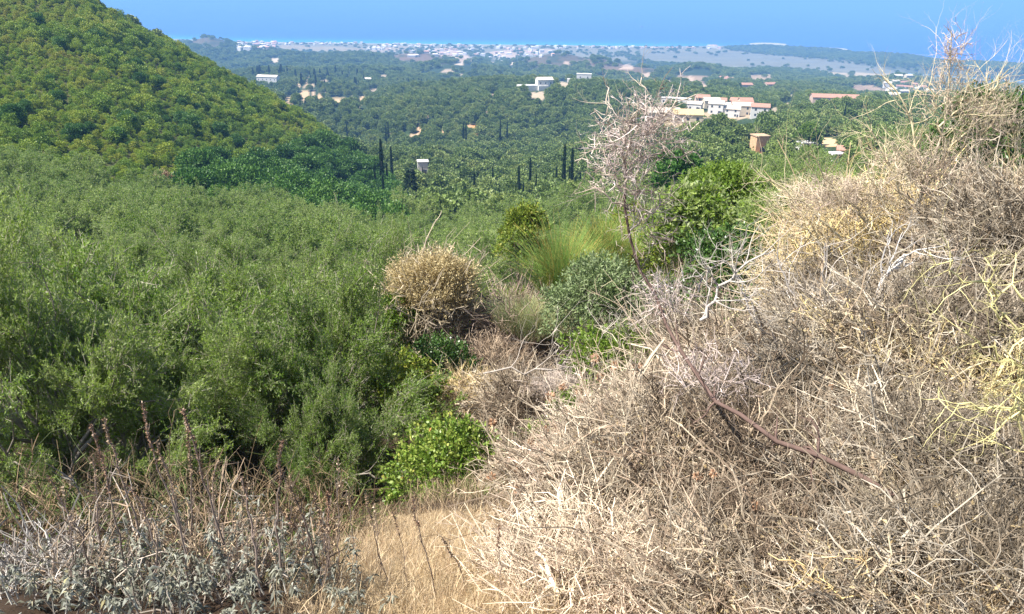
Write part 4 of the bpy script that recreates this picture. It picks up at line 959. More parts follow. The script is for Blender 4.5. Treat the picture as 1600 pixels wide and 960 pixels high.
def dry_bush(kind, seed, px, py, Y, rad, n, L, th, pal, label, cat='dry bush', stemcol=(0.22, 0.17, 0.13), nstem=5, leafn=0, group=None, **kw):
    r = np.random.default_rng(seed); c = at(px, py, Y); g = float(ground(c[0], c[1])); base = np.array([c[0], c[1], min(g, c[2]-0.1)])
    t = empty(kind, base, 0, label, cat, group); lc_ = c-base
    a = Acc(); tangle(r, a, int(n*0.50), lc_, rad, L*1.25, th*1.35, pal, **kw); tangle(r, a, int(n*0.06), lc_, rad, L*2.3, th*1.5, pal, **{**kw, 'inner': 0.7}); link('twigs', a.mesh('twigs', TWIG), t)
    out = []; a = Acc(); H_ = lc_[2]+rad[2]*0.6
    for i in range(nstem):
        an = i*2.4; d = np.array([math.cos(an)*rad[0]*0.8, math.sin(an)*rad[1]*0.8, H_])
        grow(r, (0.03*math.cos(an), 0.03*math.sin(an), -0.05), d, np.linalg.norm(d)*(0.8 if Y > 9 else 1.0), th*(3.5 if Y > 9 else 6), 2, out, k=6, wob=0.2, up=0.05, nb=(3, 5), spread=0.9)
    branches_to(a, out, lambda m: palette([stemcol, np.array(stemcol)*1.5])(m, r), 5); link('stem', a.mesh('stem', BARK, smooth=True), t)
    if leafn:
        b = lc_+rand_dir(r, leafn)*np.array(rad)*r.uniform(0.6, 1.05, (leafn, 1)); V, Q = leaves(b, rand_dir(r, leafn), r.uniform(0.012, 0.03, leafn), r.uniform(0.006, 0.014, leafn), r, fold=0.3)
        link('dead_leaves', mesh_np('dead_leaves', V, Q, [DRYLEAF], {'tint': np.repeat(r.random(leafn), 4)}), t)
    return t
dry_bush('dry_bush', 11, 1120, 830, 2.7, (0.85, 0.62, 0.62), 17000, 0.17, 0.0016, PINK, 'large pale pinkish-tan dry bush filling the lower right of the slope', leafn=9000)
dry_bush('dry_bush', 12, 1490, 880, 2.2, (0.66, 0.55, 0.55), 12000, 0.16, 0.0015, GREYT, 'shaded grey-brown thorny bush in the lower right corner', leafn=4000)
dry_bush('dry_bush', 13, 900, 930, 2.35, (0.36, 0.34, 0.30), 4500, 0.15, 0.0014, [(0.62, 0.52, 0.38), (0.56, 0.46, 0.36), (0.66, 0.57, 0.43), (0.5, 0.4, 0.3)], 'low pale straw-coloured tuft between the grass patch and the pinkish bush', cat='dry tuft', leafn=2500)
dry_bush('dry_bush', 14, 1210, 660, 3.8, (0.72, 0.7, 0.44), 4200, 0.26, 0.0021, PINK+GREYT[:2], 'grey-pink dry bush behind the large one, crossed by the long dark branch', leafn=4000)
dry_bush('dry_bush', 15, 1450, 640, 3.3, (0.85, 0.7, 0.60), 13000, 0.19, 0.0018, GREYT+YEL[2:3], 'dense tan-grey thorn bush at mid right', leafn=5000)
dry_bush('dry_bush', 16, 1450, 455, 5.0, (1.10, 0.9, 0.66), 13000, 0.24, 0.0022, YEL+GREYT[1:3], 'tall yellowish dry thorn bush whose branches reach up over the sea', leafn=4000)
dry_bush('dry_bush', 17, 1600, 440, 3.9, (0.55, 0.6, 0.55), 7000, 0.2, 0.0019, GREYT, 'grey twiggy bush at the right border beside the tall thorn bush')
dry_bush('dry_bush', 18, 960, 740, 3.5, (0.42, 0.4, 0.34), 4500, 0.15, 0.0016, [(0.60, 0.50, 0.38), (0.52, 0.42, 0.34), (0.48, 0.36, 0.27)], 'pale dry weeds with brown heads left of the pinkish bush', cat='dry weeds', leafn=2500)
dry_bush('dry_bush', 19, 1040, 650, 4.8, (0.45, 0.45, 0.30), 2600, 0.18, 0.002, PINK, 'pinkish dead weeds below the bright green patch', cat='dry weeds')
dry_bush('dead_shrub', 20, 800, 545, 13.0, (0.72, 0.7, 0.62), 4200, 0.45, 0.0055, [(0.22, 0.17, 0.13), (0.32, 0.25, 0.19), (0.40, 0.32, 0.26), (0.28, 0.2, 0.16)], 'round brown-grey dead shrub below the feathery broom', cat='dead shrub', nside=4, out=0.9, up=0.5)
dry_bush('dry_bush', 61, 1220, 985, 1.85, (0.50, 0.42, 0.38), 7000, 0.13, 0.0013, PINK, 'pale tan dry bush cut by the bottom border below the large pinkish one', leafn=3000)
dry_bush('dry_bush', 62, 1500, 1010, 1.6, (0.50, 0.42, 0.40), 6500, 0.13, 0.0012, GREYT, 'dark grey twiggy bush at the bottom right border', leafn=1500)
dry_bush('dry_bush', 63, 980, 975, 2.05, (0.42, 0.36, 0.34), 6000, 0.14, 0.0013, [(0.58, 0.47, 0.34), (0.50, 0.39, 0.29), (0.62, 0.52, 0.38), (0.44, 0.34, 0.25)], 'straw-pink dry bush at the bottom border right of the straw patch', leafn=2500)
dry_bush('dry_bush', 64, 1330, 540, 4.4, (0.6, 0.6, 0.45), 5000, 0.22, 0.0022, GREYT, 'grey-brown dry bush behind the thick forking grey limbs')
dry_bush('dead_shrub', 65, 1070, 560, 6.5, (0.5, 0.45, 0.35), 1800, 0.28, 0.0028, GREYT, 'thin grey dead twigs between the silver shrub and the forked limbs', cat='dead shrub')
dry_bush('weed_clump', 66, 820, 640, 8.5, (0.6, 0.5, 0.35), 2600, 0.3, 0.0032, PINK, 'dry tan weeds below the bleached branch', cat='dry weeds')
dry_bush('weed_clump', 67, 735, 630, 10.0, (0.5, 0.5, 0.3), 1800, 0.3, 0.0035, YEL, 'yellowish dry weeds under the round dead shrub', cat='dry weeds')
dry_bush('weed_clump', 68, 850, 745, 4.6, (0.36, 0.35, 0.22), 1800, 0.18, 0.002, PINK, 'low dry weeds right of the red-leaved shrub', cat='dry weeds')
dry_bush('weed_clump', 69, 770, 570, 12.0, (0.6, 0.5, 0.3), 1800, 0.32, 0.004, [(0.3, .23, .17), (.4, .31, .22)], 'brown dry weeds at the left foot of the round dead shrub', cat='dry weeds')
t_tan = dry_bush('dead_shrub', 21, 680, 515, 13.0, (0.60, 0.6, 1.0), 2600, 0.5, 0.006, [(0.36, 0.30, 0.22), (0.46, 0.38, 0.26), (0.40, 0.34, 0.26)], 'tall dried shrub with a tan leafy top and bare grey lower twigs', cat='dead shrub', nside=4, out=0.8, up=0.8)
r = np.random.default_rng(22)
def leafy(t, lob, mat, ns, per, sl, ll, lw_, r, name='foliage', **kw):
    V, Q, ti, sp = foliage(r, np.array(lob, float), ns, per, sl, ll, lw_, **kw); return link(name, mesh_np(name, V, Q, [mat], {'tint': ti}), t)
lz = at(680, 462, 13.0)[2]-t_tan.location[2]
leafy(t_tan, [(-.35, -.2, lz+.35, .42), (.1, -.2, lz+.5, .42), (.45, -.1, lz+.35, .36), (-.45, -.2, lz+.0, .36), (0, -.4, lz+.1, .45), (.5, -.2, lz+.0, .3)], leaf_mat('tan_dried_leaves', [(0, (.36, .28, .14)), (.5, (.54, .44, .23)), (1, (.68, .57, .34))], trans=.3, orand=0), 3000, 7, 0.26, 0.06, 0.020, r, up=1.0, inner=.3, lumps=.7)
def shrub(kind, seed, px, py, Y, R_, H, mat, ns, per, sl, ll, lw_, label, cat='shrub', stem=(0.25, 0.2, 0.15), sr=0.03, nl=9, group=None, **kw):
    if Y < 21: R_ *= 1.3; H *= 1.15; ns = int(ns*1.25); kw.setdefault('lumps', .6)
    r = np.random.default_rng(seed); c = at(px, py, Y); g = float(ground(c[0], c[1])); bz = min(g, c[2]-H*0.5)
    t = empty(kind, (c[0], c[1], bz), 0, label, cat, group)
    lob = crown_lobes(r, R_, H, nl); lob[:, 2] += c[2]-H*0.55-bz
    V, Q, ti, sp = foliage(r, lob, ns, per, sl, ll, lw_, **kw); link('foliage', mesh_np('foliage', V, Q, [mat], {'tint': ti}), t)
    a = Acc(); out = []
    for i, lb in enumerate(lob):
        e = lb[:3]; k = 6; tt = np.linspace(0, 1, k)[:, None]; mid = e*0.5+r.normal(size=3)*0.12*R_
        P = 2*tt*(1-tt)*mid+tt**2*e; out.append((P, sr*np.linspace(1, 0.3, k), 0))
        for b in range(4): grow(r, P[r.integers(3, 6)], rand_dir(r, 1)[0]+np.array([0, 0, .4]), lb[3]*0.95, sr*0.35, 1, out, k=6, nb=(2, 4))
    branches_to(a, out, lambda m: palette([stem, np.array(stem)*1.4])(m, r), 4); link('stem', a.mesh('stem', BARK, smooth=True), t)
    return t
shrub('pistachio_shrub', 31, 695, 712, 6.4, 0.50, 1.15, TEREB, 1250, 7, 0.10, 0.042, 0.026, 'light green shrub with a few red leaves above the straw patch', flat=0.9, lumps=.5, sr=.012, nl=11)
shrub('pistachio_shrub', 32, 640, 600, 9.5, 0.42, 0.9, YELLOWG, 500, 7, 0.12, 0.05, 0.03, 'loose yellow-green leafy shoots under the tan dried shrub', sr=.01)
shrub('green_shrub', 33, 615, 500, 12.5, 0.40, 1.2, LIME, 650, 7, 0.13, 0.055, 0.03, 'bright green leafy shrub on the left flank of the tan dried shrub', sr=.012)
shrub('green_shrub', 34, 690, 570, 11.0, 0.55, 0.7, GLOSSY, 900, 7, 0.12, 0.05, 0.03, 'dark glossy green shrub just below the tan dried shrub', sr=.012)
shrub('bright_weed', 35, 965, 565, 6.5, 0.42, 0.42, LIME, 900, 7, 0.09, 0.045, 0.018, 'vivid green ferny weed patch right of the bleached fallen branch', cat='weed', sr=.006)
shrub('bright_weed', 36, 905, 640, 5.2, 0.2, 0.34, LIME, 350, 7, 0.08, 0.04, 0.02, 'small vivid green weed among the brown seed heads', cat='weed', sr=.005)
shrub('bright_weed', 46, 850, 690, 5.6, 0.2, 0.3, TEREB, 250, 7, 0.08, 0.04, 0.022, 'small leafy plant between the red-leaved shrub and the seed heads', cat='weed', sr=.005)
shrub('silver_shrub', 37, 935, 460, 10.5, 0.70, 1.15, SILVER, 2600, 7, 0.15, 0.06, 0.022, 'round silver-green shrub right of the feathery broom', sr=.015, nl=12)
shrub('yellowing_tree', 38, 820, 355, 24, 0.95, 2.3, YELLOWG, 1600, 7, 0.22, 0.10, 0.055, 'small tree with yellowing leaves left of the feathery broom', cat='tree', sr=.03)
shrub('yellow_shrub', 39, 790, 480, 15, 0.6, 0.75, YELLOWG, 900, 7, 0.14, 0.07, 0.03, 'low golden-green shrub above the round dead shrub', sr=.01)
shrub('fig_shrub', 40, 1085, 345, 13.5, 0.75, 1.3, OLIVE, 1300, 7, 0.2, 0.10, 0.05, 'large-leaved green shrub right of the tall dead twigs', sr=.025, nl=12, lumps=.5)
shrub('fig_shrub', 41, 1135, 300, 24, 1.5, 1.8, LIME, 2000, 6, 0.25, 0.12, 0.06, 'bright green shrub between the hut and the large-leaved one', sr=.03, nl=12)
shrub('fig_shrub', 42, 1000, 380, 20, 1.2, 1.6, YELLOWG, 1500, 7, 0.2, 0.09, 0.04, 'olive-yellow shrub between the broom and the large-leaved one', sr=.025)
shrub('fig_shrub', 43, 1235, 360, 19, 1.6, 1.7, OLIVE, 3000, 8, 0.25, 0.10, 0.04, 'mid green bush behind the bare grey branches', sr=.025, nl=14)
shrub('fig_shrub', 44, 1150, 430, 11, 1.0, 1.3, GLOSSY, 1800, 7, 0.17, 0.07, 0.04, 'deep green bush seen through the bare grey branches', sr=.02)
shrub('laurel_shrub', 45, 1535, 205, 16, 0.85, 1.3, GLOSSY, 1500, 7, 0.2, 0.11, 0.045, 'dark green shrub on the skyline behind the tall thorn bush', sr=.02, nl=9, up=0.8)
for i, (px, py, Y, R_, H, m_, lab) in enumerate([(1262, 208, 230, 4.5, 5, LIME, 'bright yellow-green tree below the orchard valley'), (1215, 300, 60, 2.6, 3, OLIVE, 'rounded green tree right of the hut'), (1180, 340, 38, 2.6, 2.6, OLIVE, 'spreading green tree below the hut'), (1300, 330, 30, 2.2, 2.4, OLIVE, 'green tree half hidden by the left edge of the tall thorn bush'), (1060, 265, 75, 3, 4, OAK, 'dark tree behind the dead shrub twigs')]):
    shrub('round_tree', 50+i, px, py, Y, R_, H, m_, 3000 if Y < 70 else 1500, 7, 0.4, 0.18 if Y < 70 else 0.45, 0.07 if Y < 70 else 0.25, lab, cat='tree', sr=.08)
best = min(range(45, 130, 3), key=lambda d_: abs(at(258, 268, d_)[2]-float(ground(at(258, 268, d_)[0], d_))-4.6)); p = stand(258, 268, best, 3, 6)[0]; t = make_tree('rust_tree', tree_protos('rust', np.random.default_rng(60), 1.5, 2.1, 1.2, 7, RUST, 900, 5, 0.3, 0.16, 0.10, limb_depth=0, twigs=False, trunk_r=.07), p, 0, 1.3, 'rust-brown withered round tree where the olives meet the scrub hill', 'tree')
# broom
def broom(seed, px, py, Y, spread, H, n, label, pal):
    r = np.random.default_rng(seed); c = at(px, py, Y); g = float(ground(c[0], c[1])); t = empty('broom_shrub', (c[0], c[1], g), 0, label, 'broom')
    bz = c[2]-g-H*0.5; a = Acc()
    for q in range(7):
        an = q*2.4; rr2 = spread*0.75*math.sqrt(q/7); fan(r, a, n//8, (rr2*math.cos(an), rr2*math.sin(an), bz+r.uniform(-.2, .1)*H), spread*.5, H*r.uniform(.5, 1.05), 0.003, [tuple(np.array(c_)*r.uniform(.8, 1.2)) for c_ in pal], bend=r.uniform(.2, .8), lean=r.uniform(.3, .9))
    m = a.mesh('stems', TWIG); link('stems', m, t)
    a = Acc(); V, Q = tubes(np.array([[[0, 0, -.1], [0.05, 0, bz*.5], [0, 0.03, bz+.2]]]), np.array([[.05, .04, .02]]), 6); a.add(V, Q, (0.2, 0.16, 0.12)); link('trunk', a.mesh('trunk', BARK), t)
BRM = [(0.11, 0.20, 0.04), (0.15, 0.25, 0.05), (0.20, 0.28, 0.07), (0.38, 0.30, 0.08)]
broom(71, 890, 400, 13.5, 0.50, 1.25, 4200, 'feathery green broom with yellow-brown stems in the middle of the slope', BRM)
broom(72, 955, 365, 15.0, 0.5, 1.1, 2800, 'second feathery broom, at the right behind the first', BRM)
broom(73, 830, 480, 12.5, 0.55, 1.0, 2600, 'small grey-green broom tuft below the large feathery one', [(0.20, 0.26, 0.11), (0.28, 0.32, 0.15), (0.36, 0.32, 0.15)])

# branches laid out joint by joint
def resample(pts_, k):
    pts_ = np.array(pts_, float); s = np.concatenate([[0], np.cumsum(np.linalg.norm(np.diff(pts_, axis=0), axis=1))]); t = np.linspace(0, s[-1], k)
    return np.stack([np.interp(t, s, pts_[:, i]) for i in range(3)], 1)
def branch(r, out, pl, Y, r0, r1, side=6, sl=0.12, spine=10, depth=1, k=14, jit=0.01):
    P = resample([at(a[0], a[1], a[2] if len(a) > 2 else Y) for a in pl], k)
    P[1:-1] += r.normal(size=(k-2, 3))*jit; rad = np.linspace(r0, r1, k); out.append((P, rad, 0))
    for i in range(side):
        j = r.integers(2, k-1); t0 = unit(P[j]-P[j-1]); grow(r, P[j], unit(t0+rand_dir(r, 1)[0]*0.9), sl*r.uniform(.5, 1.5), rad[j]*0.55, depth, out, k=14, wob=0.12, up=0.02, nb=(2, 4), lv=1)
    for i in range(spine):
        j = r.integers(1, k); t0 = unit(P[j]-P[j-1]); e = P[j]+unit(t0*0.4+rand_dir(r, 1)[0])*r.uniform(.015, .04)*Y/2.5
        out.append((np.linspace(P[j], e, k), rad[j]*0.45*np.linspace(1, .3, k), 2))
def branch_thing(kind, seed, specs, Y, label, cat, cols, part='branches', cloud=None, cpal=None, **kw):
    r = np.random.default_rng(seed); b0 = at(specs[0][0][0][0], specs[0][0][0][1], specs[0][0][0][2] if len(specs[0][0][0]) > 2 else Y)
    t = empty(kind, (b0[0], b0[1], float(ground(b0[0], b0[1]))), 0, label, cat); L0 = np.array(t.location)
    for nm, sel in (('trunk', specs[:1]), (part, specs[1:])):
        if not sel: continue
        out = []
        for (pl, r0, r1, sd) in sel: branch(r, out, pl, Y, r0, r1, side=sd, **kw)
        a = Acc(); cc = cols[0] if nm == 'trunk' else cols[-1]
        out = [(o[0]-L0, o[1], o[2]) for o in out]; branches_to(a, out, lambda m: palette([cc, np.array(cc)*1.25, np.array(cc)*0.8])(m, r), 5); link(nm, a.mesh(nm, BARK, smooth=True), t)
    if cloud:
        a = Acc()
        for (px, py, yy, rad, n) in cloud: tangle(r, a, n, at(px, py, yy)-L0, rad, 0.11, 0.0013, cpal, nside=3, inner=0.0)
        link('fine_twigs', a.mesh('fine_twigs', TWIG), t)
    return t
branch_thing('dead_shrub', 81, [
 ([(1412, 785, 1.95), (1370, 748, 2.0), (1330, 742, 2.03), (1290, 716, 2.1), (1262, 713, 2.12), (1210, 692, 2.2), (1155, 655, 2.3), (1100, 615, 2.5), (1058, 530, 2.8), (1012, 450, 3.0), (985, 370, 3.0), (975, 300, 3.0), (978, 262, 3.0)], 0.011, 0.005, 14),
 ([(976, 300), (1000, 225), (1050, 165), (1088, 148)], .006, .0025, 4), ([(985, 265), (960, 218), (928, 172)], .006, .0025, 3), ([(972, 300), (945, 262), (898, 252)], .006, .0025, 3),
 ([(1000, 215), (1040, 196), (1072, 205), (1092, 192)], .005, .002, 3), ([(957, 235), (952, 170), (943, 122)], .005, .002, 3), ([(1000, 245), (1050, 228), (1095, 248)], .005, .002, 3),
 ([(980, 190), (1008, 165), (1006, 122)], .004, .002, 5), ([(990, 330), (940, 300), (915, 268)], .005, .002, 6), ([(985, 360), (1030, 320), (1060, 270)], .005, .002, 6), ([(975, 270), (985, 200), (1000, 160)], .006, .002, 8)],
 3.0, 'tall dead shrub on a long dark crooked stem, its bare twigs standing before the villas', 'dead shrub', [(0.13, 0.085, 0.07), (0.42, 0.36, 0.29)],
 cloud=[(985, 240, 3.0, (.19, .14, .18), 190), (1010, 205, 3.0, (.15, .12, .13), 140), (970, 290, 3.0, (.13, .12, .16), 170), (1000, 360, 3.0, (.12, .1, .2), 110), (1040, 480, 2.95, (.14, .12, .16), 150), (1110, 600, 2.7, (.2, .15, .12), 150)], cpal=[(0.44, 0.36, 0.32), (0.56, 0.47, 0.43), (0.36, 0.28, 0.24)], sl=.10, spine=12)
branch_thing('bare_shrub', 82, [
 ([(1330, 600), (1345, 520), (1380, 440), (1415, 398)], .018, .010, 8), ([(1250, 540), (1290, 500), (1345, 480), (1420, 470)], .010, .004, 10), ([(1345, 500), (1300, 470), (1250, 490), (1230, 512)], .009, .004, 8),
 ([(1290, 560), (1230, 450), (1215, 390)], .008, .003, 8), ([(1300, 520), (1285, 430), (1290, 380)], .007, .003, 8), ([(1095, 500), (1130, 450), (1160, 415), (1210, 390)], .010, .004, 10), ([(1095, 500), (1110, 440), (1120, 380)], .006, .002, 8),
 ([(1240, 560), (1180, 500), (1150, 430)], .007, .003, 8), ([(1380, 560), (1420, 510), (1450, 430)], .008, .003, 8)],
 3.6, 'leafless grey shrub with thick forking limbs in the middle of the right-hand thicket', 'bare shrub', [(0.52, 0.49, 0.46), (0.50, 0.45, 0.40)], sl=.22, spine=8, depth=2)
branch_thing('fallen_branch', 83, [
 ([(755, 584), (800, 576), (850, 582), (905, 574), (930, 560), (960, 548), (1002, 500)], .009, .005, 12), ([(905, 576), (942, 530), (957, 488)], .010, .004, 8), ([(940, 560), (1000, 545), (1040, 560)], .008, .003, 8), ([(880, 577), (860, 540), (870, 515)], .007, .003, 6), ([(960, 548), (985, 520), (1030, 505)], .008, .003, 6), ([(900, 576), (890, 620), (920, 640)], .008, .003, 6)],
 6.5, 'bleached white dead branch lying across the gap left of the green weeds', 'branch', [(0.46, 0.40, 0.34), (0.48, 0.42, 0.36)], sl=.35, spine=14, depth=2, jit=.03,
 cloud=[(930, 590, 6.6, (.4, .3, .25), 900), (870, 610, 6.8, (.35, .3, .2), 700)], cpal=[(0.50, 0.42, 0.36), (0.42, 0.33, 0.27)])
branch_thing('thorn_bush', 84, [
 ([(1400, 520), (1430, 380), (1440, 300), (1465, 230), (1478, 160), (1486, 100), (1487, 48)], .012, .0025, 16), ([(1440, 300), (1430, 240), (1425, 190), (1400, 150), (1378, 118)], .008, .003, 12), ([(1430, 320), (1480, 240), (1530, 180), (1560, 120)], .009, .004, 12),
 ([(1420, 330), (1390, 260), (1355, 195)], .008, .003, 10), ([(1400, 350), (1360, 280), (1345, 215)], .007, .003, 10), ([(1500, 330), (1530, 230), (1540, 150), (1575, 110)], .008, .003, 12), ([(1380, 380), (1310, 300), (1265, 240)], .007, .003, 12),
 ([(1360, 420), (1270, 330), (1200, 280), (1175, 262)], .008, .003, 14), ([(1300, 400), (1240, 340), (1205, 320)], .006, .003, 10), ([(1480, 250), (1462, 180), (1455, 130)], .006, .003, 10), ([(1465, 200), (1500, 170), (1515, 110)], .006, .0025, 10),
 ([(1560, 330), (1590, 240), (1580, 190)], .007, .003, 10)],
 4.4, 'tangled yellow thorn branches, the highest tip sticking up against the sea', 'thorn bush', [(0.48, 0.41, 0.30), (0.56, 0.48, 0.31)], sl=.26, spine=22, depth=2,
 cloud=[(1480, 170, 4.4, (.14, .12, .22), 160), (1486, 100, 4.4, (.06, .05, .16), 90), (1540, 210, 4.4, (.2, .15, .28), 380), (1440, 280, 4.4, (.35, .2, .2), 700), (1300, 320, 4.5, (.35, .2, .14), 900), (1540, 320, 4.4, (.3, .2, .2), 700)], cpal=[(0.44, 0.36, 0.28), (0.54, 0.45, 0.32), (0.50, 0.38, 0.30)])
branch_thing('thorn_sprays', 85, [
 ([(1640, 760), (1600, 660), (1585, 640), (1545, 690)], .005, .002, 8), ([(1600, 655), (1560, 635), (1500, 640), (1450, 625)], .004, .0015, 10), ([(1640, 600), (1590, 575), (1530, 540), (1495, 480)], .004, .0015, 10), ([(1620, 520), (1570, 500), (1540, 440), (1550, 400)], .004, .0015, 8),
 ([(1600, 470), (1500, 430), (1455, 400)], .0035, .0015, 8), ([(1620, 700), (1590, 600), (1600, 540)], .004, .0015, 8), ([(1590, 640), (1575, 600), (1590, 570)], .003, .0015, 6)],
 1.75, 'pale yellow-green thorny sprays leaning in from the right border', 'thorn sprays', [(0.60, 0.52, 0.24), (0.58, 0.52, 0.24)], sl=.12, spine=16, depth=2)
branch_thing('dark_branch', 86, [([(1388, 370), (1440, 410), (1500, 444)], .009, .005, 6), ([(1410, 368), (1445, 388)], .006, .004, 3)], 4.0, 'dark curved dead branch crossing the tall yellowish thorn bush', 'branch', [(0.10, 0.075, 0.06)], sl=.15, spine=4)
branch_thing('stem_spray', 87, [([(1380, 952), (1300, 925), (1250, 880), (1200, 865)], .0022, .0012, 3), ([(1320, 940), (1280, 900), (1230, 868)], .002, .001, 3), ([(1355, 950), (1350, 880), (1345, 860)], .002, .001, 3), ([(1270, 870), (1310, 868), (1345, 876)], .002, .001, 3), ([(1235, 870), (1255, 915), (1290, 905)], .002, .001, 3)], 1.55, 'golden dry stems arching low in front of the pinkish bush', 'dry stems', [(0.70, 0.50, 0.24), (0.70, 0.50, 0.24)], sl=.05, spine=2)

# ------------------------------------------------------------------ seed-head weeds
def spiky_head(r, c, R_, n=46):
    d = rand_dir(r, n); V, Q = leaves(np.tile(c, (n, 1))+d*R_*0.25, d, np.full(n, R_*0.8), np.full(n, R_*0.35), r); return V, Q, np.repeat(r.random(n), 4)
HEADM = leaf_mat('brown_seed_head', [(0, (.26, .14, .08)), (.6, (.40, .24, .14)), (1, (.52, .36, .24))], trans=.1, orand=.2)
weed_src = []
hp = [(905, 790), (920, 640), (940, 590), (960, 572), (870, 665), (855, 670), (880, 685), (850, 700), (845, 740), (840, 790), (838, 802), (810, 765), (768, 745), (805, 730), (828, 745), (772, 842), (885, 640), (905, 610), (860, 620), (930, 560), (995, 575), (870, 715), (890, 660), (985, 660), (1090, 745), (1115, 740), (965, 835), (955, 870), (960, 858), (1180, 790), (950, 620), (975, 600), (852, 815), (830, 690), (770, 660), (910, 625), (880, 605), (1300, 605)]
r = np.random.default_rng(90)
for i, (px, py) in enumerate(hp):
    Y = 2.3 + (960-py)/330*1.5+r.uniform(-.15, .15)
    if px > 1080: Y = 2.0 if py > 700 else 3.0
    c = at(px, py, Y); h = 0.30 + 0.2*r.random(); base = c-np.array([r.uniform(-.06, .06), r.uniform(-.03, .03), h])
    t = empty('seed_head', base, 0, 'dry stem ending in a round brown seed head among the pale weeds', 'seed head', 'brown seed heads among the pale weeds')
    L_ = c-base; P = np.array([[0, 0, 0], L_*0.5+np.array([r.uniform(-.02, .02), 0, 0]), L_])
    V, Q = tubes(P[None], np.array([[.0022, .0018, .0014]]), 4); a = Acc(); a.add(V, Q, (0.50, 0.40, 0.30)); link('stalk', a.mesh('stalk', TWIG), t)
    V, Q, ti = spiky_head(r, L_, r.uniform(.018, .028)*Y/2.8); link('head', mesh_np('head', V, Q, [HEADM], {'tint': ti}), t)
# ------------------------------------------------------------------ dry stalks at the lower left
def stalk(seed, pts_, Y, r0, label, brk=1.0, brown=(0.34, 0.22, 0.14), grey=(0.22, 0.17, 0.14), side=4, headlen=0.35, group=None, kind='dry_stalk'):
    r = np.random.default_rng(seed); P = resample([at(a[0], a[1], Y) for a in pts_], 14); P[1:-1] += r.normal(size=(12, 3))*.003
    base = P[0].copy(); base[2] -= 0.0; t = empty(kind, base, 0, label, 'dry stalk', group); P = P-base
    out = [(P, np.linspace(r0, r0*0.4, 14), 0)]
    for i in range(side):
        j = r.integers(4, 12); grow(r, P[j], unit(unit(P[j+1]-P[j])+rand_dir(r, 1)[0]*0.6), .07*r.uniform(.5, 1.5), r0*.45, 0, out, k=14, wob=.05)
    a = Acc(); branches_to(a, out, lambda m: palette([grey, np.array(grey)*1.25])(m, r), 6); link('stem', a.mesh('stem', BARK, smooth=True), t)
    # dried bracts in whorls towards the tip
    n = int(150*brk); f = 1-headlen*r.random(n)**1.2; j = f*13; i0 = np.minimum(j.astype(int), 12); b = P[i0]*(1-(j-i0))[:, None]+P[i0+1]*(j-i0)[:, None]
    d = unit(rand_dir(r, n)+np.array([0, 0, .3])); V, Q = leaves(b, d, r.uniform(.006, .015, n)*(Y/2.2), r.uniform(.004, .008, n)*(Y/2.2), r)
    link('seed_heads', mesh_np('seed_heads', V, Q, [leaf_mat('bract_%d' % seed, [(0, tuple(np.array(brown)*.6)), (1, tuple(np.clip(np.array(brown)*1.6, 0, 1)))], trans=.1, orand=0)], {'tint': np.repeat(r.random(n), 4)}), t)
SP = [
 ([(205, 960), (190, 850), (165, 740), (142, 665)], 'leaning brown-tipped stalk, leftmost of the tall ones'), ([(240, 960), (215, 820), (185, 730), (163, 655)], 'grey forked stalk just right of the leftmost tall one'),
 ([(300, 930), (275, 800), (240, 710), (222, 630)], 'tall stalk with rusty brown top left of the forked pair'), ([(310, 960), (290, 850), (265, 750), (245, 690)], 'grey-barked stalk leaning left beside the rusty topped one'),
 ([(345, 960), (352, 850), (322, 760), (300, 690), (285, 640)], 'tallest thin stalk with a dark brown leaning tip'), ([(300, 900), (300, 780), (298, 720), (292, 660)], 'straight forked stalk behind the tallest one'),
 ([(440, 900), (432, 820), (437, 740), (441, 690)], 'single upright stalk with a tawny clustered top'), ([(500, 900), (470, 800), (455, 770), (450, 755)], 'short curved stalk with brown bracts right of the single upright one'),
 ([(515, 960), (513, 860), (512, 770)], 'stout reddish stalk rising at the left of the straw patch'), ([(530, 960), (510, 870), (495, 790), (492, 770)], 'thinner stalk crossing the stout reddish one'),
 ([(410, 940), (398, 850), (385, 780), (376, 745)], 'pale grey stalk with a bent tip in the grey leaf clump'), ([(360, 950), (340, 850), (330, 760), (340, 720)], 'dark slim stalk in front of the grey leaf clump'),
 ([(150, 940), (130, 840), (100, 790), (75, 745)], 'bare slanting stalk at the far left'), ([(160, 960), (155, 840), (150, 760), (145, 720)], 'stalk with tufted brown head at the far left'), ([(240, 960), (245, 860), (220, 780), (200, 760)], 'small leaning grey stalk between the tall ones'),
 ([(620, 960), (590, 860), (575, 790), (572, 775)], 'slim forked stalk in front of the dark soil'), ([(690, 960), (665, 860), (648, 810), (645, 775)], 'thin grey stalk in front of the straw patch'), ([(640, 960), (630, 860), (612, 800)], 'fine dry stalk beside the dark soil'),
 ([(785, 960), (780, 880), (779, 820)], 'thin reddish stalk at the right of the straw patch'), ([(740, 960), (715, 880), (690, 840)], 'low thin stalk leaning left over the straw patch'), ([(470, 960), (480, 880), (462, 820), (430, 790)], 'twiggy grey stalk at the right edge of the grey leaf clump')]
for i, (pl, lab) in enumerate(SP):
    slim = 0.55 if i >= 15 else 1.0
    stalk(700+i, pl, [2.15, 2.3, 2.0, 2.2][i % 4]*1.0, 0.0042*slim*[1, 1.25, .9][i % 3], lab, brk=1.4 if i < 10 else .5, side=5, headlen=.32 if i < 10 else .25, brown=(0.20, 0.12, 0.075) if i % 2 == 0 else (0.26, 0.18, 0.11))
rs = np.random.default_rng(950)
